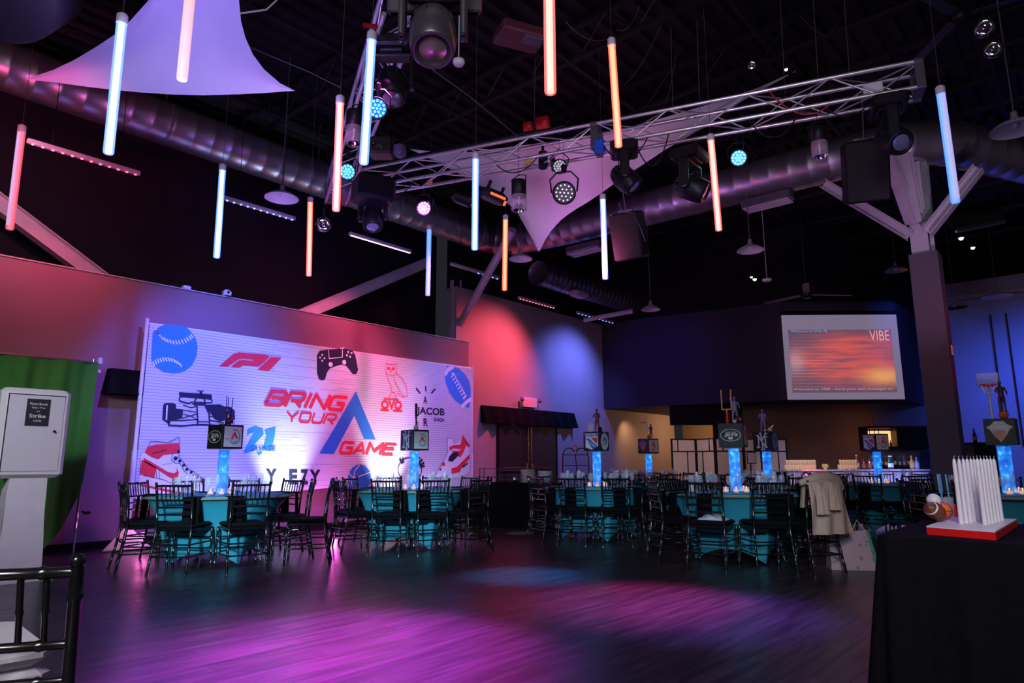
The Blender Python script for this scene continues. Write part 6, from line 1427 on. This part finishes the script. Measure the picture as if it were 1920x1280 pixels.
# arched metal shelf by the door wall
q = atf(1080, 905, 14.2); q.z = 0; t = thing('arched_shelf', 'black metal shelf frame with two arches before the blue wall', 'shelf', q, AZ)
b = B()
for s in (-1, 1):
    pts = []
    for j in range(17):
        a = pi*j/16; pts.append((s*.13-.13*cos(a), 0, 1.5-.25+.14*sin(a)*1.2))
    b.path(pts, .011, 6)
b.path([(-.26, 0, 1.25), (-.275, 0, 1.0), (-.24, 0, .7), (-.2, 0, 0)], .011, 6); b.path([(.26, 0, 1.25), (.275, 0, 1.0), (.24, 0, .7), (.2, 0, 0)], .011, 6); b.path([(0, 0, 1.25), (.02, 0, 1.0), (-.02, 0, .7), (0, 0, 0)], .009, 6)
b.build('arched_frame', m_fix, t)
for z, w_ in ((1.28, .54), (1.06, .54), (.78, .48)): b = B(); b.rbox((0, .08, z), (w_, .2, .014), .004); b.build('shelf', m_fix, t)
b = B(); b.lathe([(.001, 0), (.03, 0), (.02, .02), (.02, .08), (.06, .12), (.06, .16), (.001, .19)], 12); tag(b.build('pink_mushroom_lamp', mat('pale_pink_shade', (.8, .5, .6), .4), loc=q+ZZ*1.29), 'small pale pink lamp on the arched shelf top', 'lamp')
# folding screen
def sp_(x, F): p_ = atf(x, 880, F); p_.z = 0; return p_
m_paper = mat('rice_paper', (.62, .48, .44), .8, var=.04)
fsn = thing('folding_screen', 'dark-framed folding screen with paper panes in front of the lit room', 'screen', sp_(1262, 16.2))
zf = atf(1262, 822, 16.2).z
xs = [(1260, 16.2), (1307, 16.4), (1343, 15.9), (1396, 16.3), (1430, 16.3), (1478, 16.6)]
for i in range(len(xs)-1):
    a, c = sp_(*xs[i])-fsn.location, sp_(*xs[i+1])-fsn.location; d = (c-a); Lw = d.length; dn = d/Lw; T = Matrix.Translation(a) @ Matrix((dn, V((-dn.y, dn.x, 0)), ZZ)).transposed().to_4x4()
    b = B(T)
    for x in (.02, Lw-.02): b.box((x, 0, zf/2), (.035, .03, zf))
    lv = [zf-.015, zf-.30, zf-.85, zf-1.12, .1]
    for z in lv: b.box((Lw/2, 0, z), (Lw, .028, .025))
    cut = [(.25, .28), (.62, .30), (.35, .3)][:3]
    seq = [(.27 if i % 2 == 0 else .72), (.64 if i % 2 == 0 else .35), (.3 if i % 2 == 0 else .7), .5]
    for j in range(4): b.box((Lw*seq[j], 0, (lv[j]+lv[j+1])/2), (.022, .026, lv[j]-lv[j+1]))
    lf_ = b.build('screen_frame', m_fix, fsn)
    for j in range(4):
        for (u0, u1) in ((.03/Lw, seq[j]), (seq[j], 1-.03/Lw)):
            b = B(T); b.box((Lw*(u0+u1)/2, .004, (lv[j]+lv[j+1])/2), (Lw*(u1-u0)-.01, .006, lv[j]-lv[j+1]-.01)); b.build('paper_pane', m_paper, lf_)
b = B(); b.rbox((0, 0, 0), (.2, .02, .26), .004); q = atf(1409, 858, 15.0); o = b.build('framed_notice', m_fix, loc=q); o.rotation_euler = (0, 0, AZ); tag(o, 'small framed white notice behind the dark green cube', 'sign'); b = B(); b.box((0, -.012, 0), (.17, .004, .22)); o2 = b.build('notice_paper', m_white, o)
q = atf(1409, 900, 15.0); b = B(); b.path([(0, 0, 0), (0, 0, atf(1409, 872, 15).z)], .012, 6); b.lathe([(.001, 0), (.12, 0), (.12, .015), (.001, .02)], 14); tag(b.build('notice_stand', m_fix, loc=(q.x, q.y, 0)), 'thin dark stand holding the framed notice', 'stand')
# ================================================================ PROJECTION SCREEN
s0b, s0t, s1t, s1b = atf(1476, 747, fwd(onz(1475, 748, 2.66))-.25), atf(1467, 588, fwd(onz(1475, 748, 2.66))-.25), None, None
fs = fwd(onz(1475, 748, 2.66))-.3
s1t, s1b = atf(1684, 592, fs-.02), atf(1694, 750, fs-.02); s0b = atf(1476, 747, fs); s0t = atf(1467, 588, fs)
for q in (s0b, s1b): q.z = (s0b.z+s1b.z)/2
zt2 = (s0t.z+s1t.z)/2; zb2 = s0b.z
pa = V(((s0b.x+s0t.x)/2, (s0b.y+s0t.y)/2, 0)); pc = V(((s1b.x+s1t.x)/2, (s1b.y+s1t.y)/2, 0)); dn = (pc-pa).normalized(); Ws = (pc-pa).length; Hs = zt2-zb2
ps = thing('projection_screen', 'white projection screen showing a red and orange picture above the bar', 'screen', (pa.x, pa.y, zb2), atan2(dn.y, dn.x))
m_pic = bpy.data.materials.new('projected_picture'); m_pic.use_nodes = True; nt = m_pic.node_tree; N = nt.nodes; L = nt.links; p = N['Principled BSDF']
p.inputs['Base Color'].default_value = (.10, .10, .11, 1); tc = N.new('ShaderNodeTexCoord'); sp = N.new('ShaderNodeSeparateXYZ'); L.new(tc.outputs['Object'], sp.inputs[0])
U_ = mth('DIVIDE', sp.outputs['X'], Ws); V_ = mth('DIVIDE', sp.outputs['Z'], Hs)
mp = N.new('ShaderNodeMapping'); mp.inputs['Scale'].default_value = (.7, 1, 6); L.new(tc.outputs['Object'], mp.inputs[0]); n = N.new('ShaderNodeTexNoise'); n.inputs['Scale'].default_value = 1.6; n.inputs['Detail'].default_value = 6; L.new(mp.outputs[0], n.inputs[0])
def gauss(x, c, s): return mth('EXPONENT', mth('MULTIPLY', mth('POWER', mth('ABSOLUTE', mth('DIVIDE', mth('SUBTRACT', x, c), s)), 2.0), -1.0))
def mixc(f_, a, c_):
    q = N.new('ShaderNodeMix'); q.data_type = 'RGBA'; L.new(f_, q.inputs[0])
    for i, v_ in ((6, a), (7, c_)):
        if isinstance(v_, tuple): q.inputs[i].default_value = (*v_, 1)
        else: L.new(v_, q.inputs[i])
    return q.outputs[2]
ns = mth('MULTIPLY_ADD', n.outputs['Fac'], 2.6, -.75)
g1 = mth('MULTIPLY', gauss(V_, .66, .11), gauss(U_, .62, .42)); g2 = mth('MULTIPLY', gauss(V_, .34, .17), gauss(U_, .62, .5)); g4 = mth('MULTIPLY', gauss(V_, .48, .1), gauss(U_, .35, .5))
red = mth('MINIMUM', mth('MULTIPLY', mth('ADD', mth('ADD', g1, g2), mth('MULTIPLY', g4, .5)), mth('MAXIMUM', mth('MULTIPLY_ADD', n.outputs['Fac'], 3.2, -.75), .0)), 1.0)
c1_ = mixc(red, (.10, .07, .12), (.68, .10, .10))
yel = mth('MINIMUM', mth('MULTIPLY', mth('MULTIPLY', gauss(V_, .27, .09), gauss(U_, .84, .17)), 1.1), 1.0); c2_ = mixc(yel, c1_, (.85, .36, .12))
wh = mth('MULTIPLY', mth('MULTIPLY', gauss(V_, .44, .13), gauss(U_, .09, .07)), .55); c3_ = mixc(wh, c2_, (.55, .38, .45))
sl = mth('MULTIPLY', mth('GREATER_THAN', mth('FRACT', mth('MULTIPLY', V_, 26)), .8), mth('MULTIPLY', gauss(V_, .4, .28), gauss(U_, .15, .3))); c4_ = mixc(mth('MULTIPLY', sl, .3), c3_, (.75, .45, .45))
edge = mth('MAXIMUM', mth('GREATER_THAN', V_, .82), mth('MAXIMUM', mth('LESS_THAN', U_, .045), mth('MAXIMUM', mth('GREATER_THAN', U_, .94), mth('LESS_THAN', V_, .08)))); c5_ = mixc(edge, c4_, (.21, .17, .25))
L.new(c5_, p.inputs['Emission Color']); p.inputs['Emission Strength'].default_value = .85; p.inputs['Roughness'].default_value = .8
b = B(); b.box((Ws/2, .02, Hs/2), (Ws, .03, Hs)); b.build('screen_picture', m_pic, ps)
b = B(); b.rbox((Ws/2, .03, Hs+.05), (Ws+.06, .09, .1), .02); b.build('screen_housing', m_black, ps)
def stxt(s, x0, y0, x1, y1, m, off=.0):
    b = B(); text_on(b, s, [V((x0*Ws, 0.0, y1*Hs)), V((x1*Ws, 0.0, y1*Hs)), V((x1*Ws, 0.0, y0*Hs)), V((x0*Ws, 0.0, y0*Hs))], off); b.build('projected_lettering', m, ps)
stxt('Welcome to Club AJ', .07, .785, .38, .82, mat('cyan_text', (.2, .4, .7), .5, emit=(.3, .5, .9), es=.6))
stxt('VIBE', .75, .69, .92, .81, mat('gold_text', (.7, .4, .2), .5, emit=(.9, .42, .2), es=.8), -.005)
stxt('Welcome to VIBE - Send your text messages to', .05, .10, .9, .135, mat('grey_text', (.5, .4, .5), .5, emit=(.75, .4, .5), es=.6))
# ================================================================ BAR
b0, b1 = atf(1476, 885, 15.2), atf(1742, 885, 15.2); b0.z = b1.z = 0; d = (b1-b0); Lb2 = d.length; abr = atan2(d.y, d.x)
zbar = atf(1600, 880, 15.2).z
br = thing('bar_counter', 'long white-fronted bar counter glowing red and violet', 'bar counter', b0, abr)
m_barf = mat('bar_front_white', (.50, .46, .56), .45, var=.03)
for i in range(6):
    b = B(); w6 = Lb2/6; b.rbox((w6*(i+.5), .02, (zbar-.04)/2), (w6-.012, .04, zbar-.05), .008); b.build('front_panel', m_barf, br)
b = B(); b.rbox((Lb2/2, .35, zbar-.02), (Lb2+.06, .76, .04), .01); b.build('counter_top', mat('counter_white', (.5, .45, .55), .25), br)
b = B(); b.rbox((Lb2/2, .4, (zbar-.05)/2), (Lb2-.02, .6, zbar-.06), .01); b.build('counter_body', m_black, br)
def onbar(px, back): u = (px-1476)/(1742-1476); p_ = b0+d*u+V((-sin(abr), cos(abr), 0))*back; p_.z = zbar+.001; return p_
mg = mat('amber_glow_glass', (.85, .65, .4), .1, var=.1, alpha=.55, spec=1, emit=(1, .6, .25), es=.12)  # faint amber glow put into the bar glass by emission
def tumbler():
    t = thing('bar_glass', '', 'glass'); B().lathe([(.001, 0), (.03, 0), (.034, .10), (.032, .105)], 10).build('glass_wall', mg, t)
    B().lathe([(.001, .004), (.028, .004), (.028, .016), (.001, .018)], 8).build('glass_base', mg, t); return t
pt_ = tumbler(); LG = {}
for (xa, xb, n_, nm) in ((1484, 1536, 11, 'left'), (1586, 1614, 6, 'right')):
    for i in range(n_):
        for r_ in (0, 1):
            q = onbar(xa+(xb-xa)*i/(n_-1), .2+.09*r_)
            o = inst(pt_, 'bg', q, 0, 'clear glass in the %s cluster on the bar counter' % nm, 'glass', 'glasses in the %s cluster on the bar' % nm); LG.setdefault((nm, ('front row', 'back row')[r_]), []).append(o)
            if r_ == 0:
                q2 = q+ZZ*.107; o = inst(pt_, 'bg', q2, 0, 'clear glass stacked on the %s cluster on the bar counter' % nm, 'glass', 'stacked glasses in the %s cluster on the bar' % nm); LG.setdefault((nm, 'upper row'), []).append(o)
for (nm, rw), ls in LG.items(): relabel(ls, 'clear bar glass, %s of the %s cluster' % (rw, nm))
q = onbar(1556, .2); t = thing('lemon_bowl', 'small glass bowl of yellow lemons on the bar', 'bowl', q); B().lathe([(.001, 0), (.05, 0), (.02, .01), (.09, .07)], 14).build('bowl', mg, t)
m_lem = mat('lemon_peel', (.8, .65, .05), .5)
for i in range(5): B().sph((.035*cos(i*1.3), .035*sin(i*1.3), .085+.01*(i % 2)), .032, 10, (1.2, 1, 1)).build('lemon', m_lem, t)
def bottle(label, p, h, r_, m, cap=m_whp, lab_m=None, grp=None):
    t = thing('bottle', label, 'bottle', p, 0, grp); B().lathe([(.001, 0), (r_, 0), (r_, h*.55), (r_*.4, h*.72), (r_*.36, h*.93)], 12).build('bottle_glass', m, t)
    B().lathe([(r_*.42, h*.92), (r_*.42, h), (.001, h)], 8).build('cap', cap, t)
    B().lathe([(r_*1.02, h*.15), (r_*1.02, h*.45)], 12).build('paper_label', lab_m or m_whp, t); return t
m_amb = mat('amber_bottle', (.3, .12, .03), .1, var=.2, coat=.5); m_grn = mat('green_bottle', (.02, .06, .03), .1, coat=.5); m_clr = mat('clear_bottle', (.5, .45, .5), .1, alpha=.7)
bottle('stout amber bottle at the right of the bar glasses', onbar(1619, .25), .32, .05, m_amb, m_whp, mat('cream_label', (.6, .5, .35), .6))
bottle('dark red bottle on the bar left of the shield cube', onbar(1634, .3), .26, .05, mat('red_liquor', (.15, .02, .01), .15), m_fix, mat('rust_label', (.25, .08, .03), .6))
bottle('rusty red bottle on the bar behind the shield cube', onbar(1645, .3), .26, .05, mat('red_liquor', (.15, .02, .01), .15), m_fix, mat('rust_label', (.25, .08, .03), .6))
for i, x in enumerate((1681, 1686, 1690)): bottle('dark green bottle with white label on the bar, %s of three' % ('left', 'middle', 'right')[i], onbar(x, .25+.05*i), .30, .036, m_grn, m_whp)
for i, x in enumerate((1724, 1733)): bottle('%s bottle at the right end of the bar' % ('orange juice', 'clear pale')[i], onbar(x, .25), .30-.03*i, .05, mat(('juice_orange', 'pale_bottle')[i], ((.8, .35, .05), (.45, .5, .7))[i], .3), m_whp, mat(('juice_label', 'blue_label')[i], ((.8, .5, .2), (.5, .6, .9))[i], .5))
# back bar: shelf unit with lit cabinet
q = atf(1645, 865, 17.0); q.z = 0
bb_ = thing('back_bar_shelf', 'dark back bar cabinet with an orange lit window', 'shelf', q, AZ)
zl0, zl1 = atf(1690, 836, 17).z, atf(1690, 806, 17).z; wl_ = (atf(1694, 820, 17)-atf(1637, 820, 17)).length
b = B(); b.box((wl_*.85, .3, zl1+.08), (wl_*1.9, .35, .05)); b.box((wl_*.85, .3, zl0-.04), (wl_*1.9, .35, .05)); b.box((-.13, .3, (zl1+zl0)/2), (.06, .35, zl1-zl0+.2)); b.box((wl_*1.8, .3, (zl1+zl0)/2), (.06, .35, zl1-zl0+.2)); b.box((wl_*1.3, .3, (zl1+zl0)/2), (wl_*.95, .33, zl1-zl0+.1)); b.build('cabinet_frame', m_fix, bb_)
b = B(); b.rbox((wl_*.37, .42, (zl0+zl1)/2), (wl_, .02, zl1-zl0), .005); b.build('lit_panel', mat('amber_lit_panel', (.8, .5, .3), .5, emit=(1, .42, .16), es=1.7, var=.3), bb_)
b = B(); b.rbox((wl_*.9, .4, (zl0-.04)/2), (wl_*1.8, .04, zl0-.05), .01); b.build('back_panel', mat('pale_steel_panel', (.22, .2, .23), .4), bb_)
b = B(); b.rbox((wl_*.85, .2, .98), (wl_*1.9, .35, .04), .01); b.build('lower_shelf', m_fix, bb_)
for i in range(9):
    p_ = q+(Matrix.Rotation(AZ, 3, 'Z') @ V((-.05+i*.115, .15, 1.005))); bottle('liquor bottle standing on the back bar lower shelf', p_, .24+.05*((i*7) % 3)/2, .034, (m_amb, m_clr, m_grn)[i % 3], (m_fix, m_whp, m_brass)[(i+1) % 3], None, 'liquor bottles on the back bar shelf')['label'] = 'liquor bottle on the back bar shelf, '+ORD[i]
for i in range(5):
    p_ = q+(Matrix.Rotation(AZ, 3, 'Z') @ V((.02+i*.13, .3, zl0-.013))); bottle('small dark bottle in front of the orange lit window', p_, .17, .03, m_amb, m_fix, mat('rust_label', (.25, .08, .03), .6), 'bottles before the lit window')['label'] = 'small dark bottle before the orange lit window, '+ORD[i]
b = B(); b.rbox((0, 0, 0), (.26, .04, .42), .01); q2 = atf(1733, 862, 15.9); o = b.build('drinks_poster', mat('poster_blue', (.03, .05, .25), .4, var=.6, scale=6), loc=q2); o.rotation_euler = (.12, 0, AZ); tag(o, 'small dark blue drinks display board at the bar end', 'sign')
# ================================================================ RIGHT SIDE
q = atf(1852, 880, 12.6); zq = atf(1852, 830, 12.6).z
t = thing('dj_cabinet', 'tall dark cabinet behind the candles against the blue wall', 'cabinet', (q.x, q.y, 0), AZ)
b = B(); b.rbox((0, .2, zq/2), (.42, .4, zq-.04), .01); b.build('cabinet_body', m_fix, t); b = B(); b.rbox((0, .2, zq-.01), (.5, .48, .04), .008); b.build('cabinet_top', m_black, t)
qq = V((q.x, q.y, zq+.012)); bottle('small dark bottle on top of the tall dark cabinet', qq+H*.2+R0*(-.03), .26, .035, m_fix, m_fix, mat('rust_label', (.25, .08, .03), .6))
q = atf(1806, 868, 11.0); t = thing('laptop', 'grey open laptop standing behind the candles', 'laptop', q, AZ)
b = B(); b.rbox((0, 0, .1), (.24, .012, .17), .004, Matrix.Rotation(-.2, 4, 'X')); b.build('lid', m_fixg, t); b = B(); b.rbox((0, -.1, .008), (.24, .18, .014), .004); b.build('keyboard_base', m_fixg, t)
b = B(); b.rbox((.0, -.05, -.02-(q.z-.02)/2), (.6, .4, q.z-.03), .01); o = b.build('equipment_case', m_fix, loc=q); o.rotation_euler = (0, 0, AZ); tag(o, 'black equipment case under the grey laptop', 'case')
q = atf(1819, 850, 13.4); b = B(); b.rbox((0, 0, 0), (.2, .1, .26), .02); b.path([(-.07, 0, .13), (-.07, 0, .17)], .015, 6); b.path([(.07, 0, .13), (.07, 0, .17)], .015, 6); o = b.build('violet_bag', mat('violet_fabric', (.25, .15, .5), .6), loc=q); tag(o, 'small violet bag behind the grey laptop', 'bag')
q3 = V((q.x, q.y, 0)); b = B(); b.rbox((0, 0, (q.z-.14)/2), (.7, .3, q.z-.14), .01); o = b.build('storage_cabinet', m_fix, loc=q3); o.rotation_euler = (0, 0, AZ); tag(o, 'low black storage cabinet under the violet bag', 'cabinet')
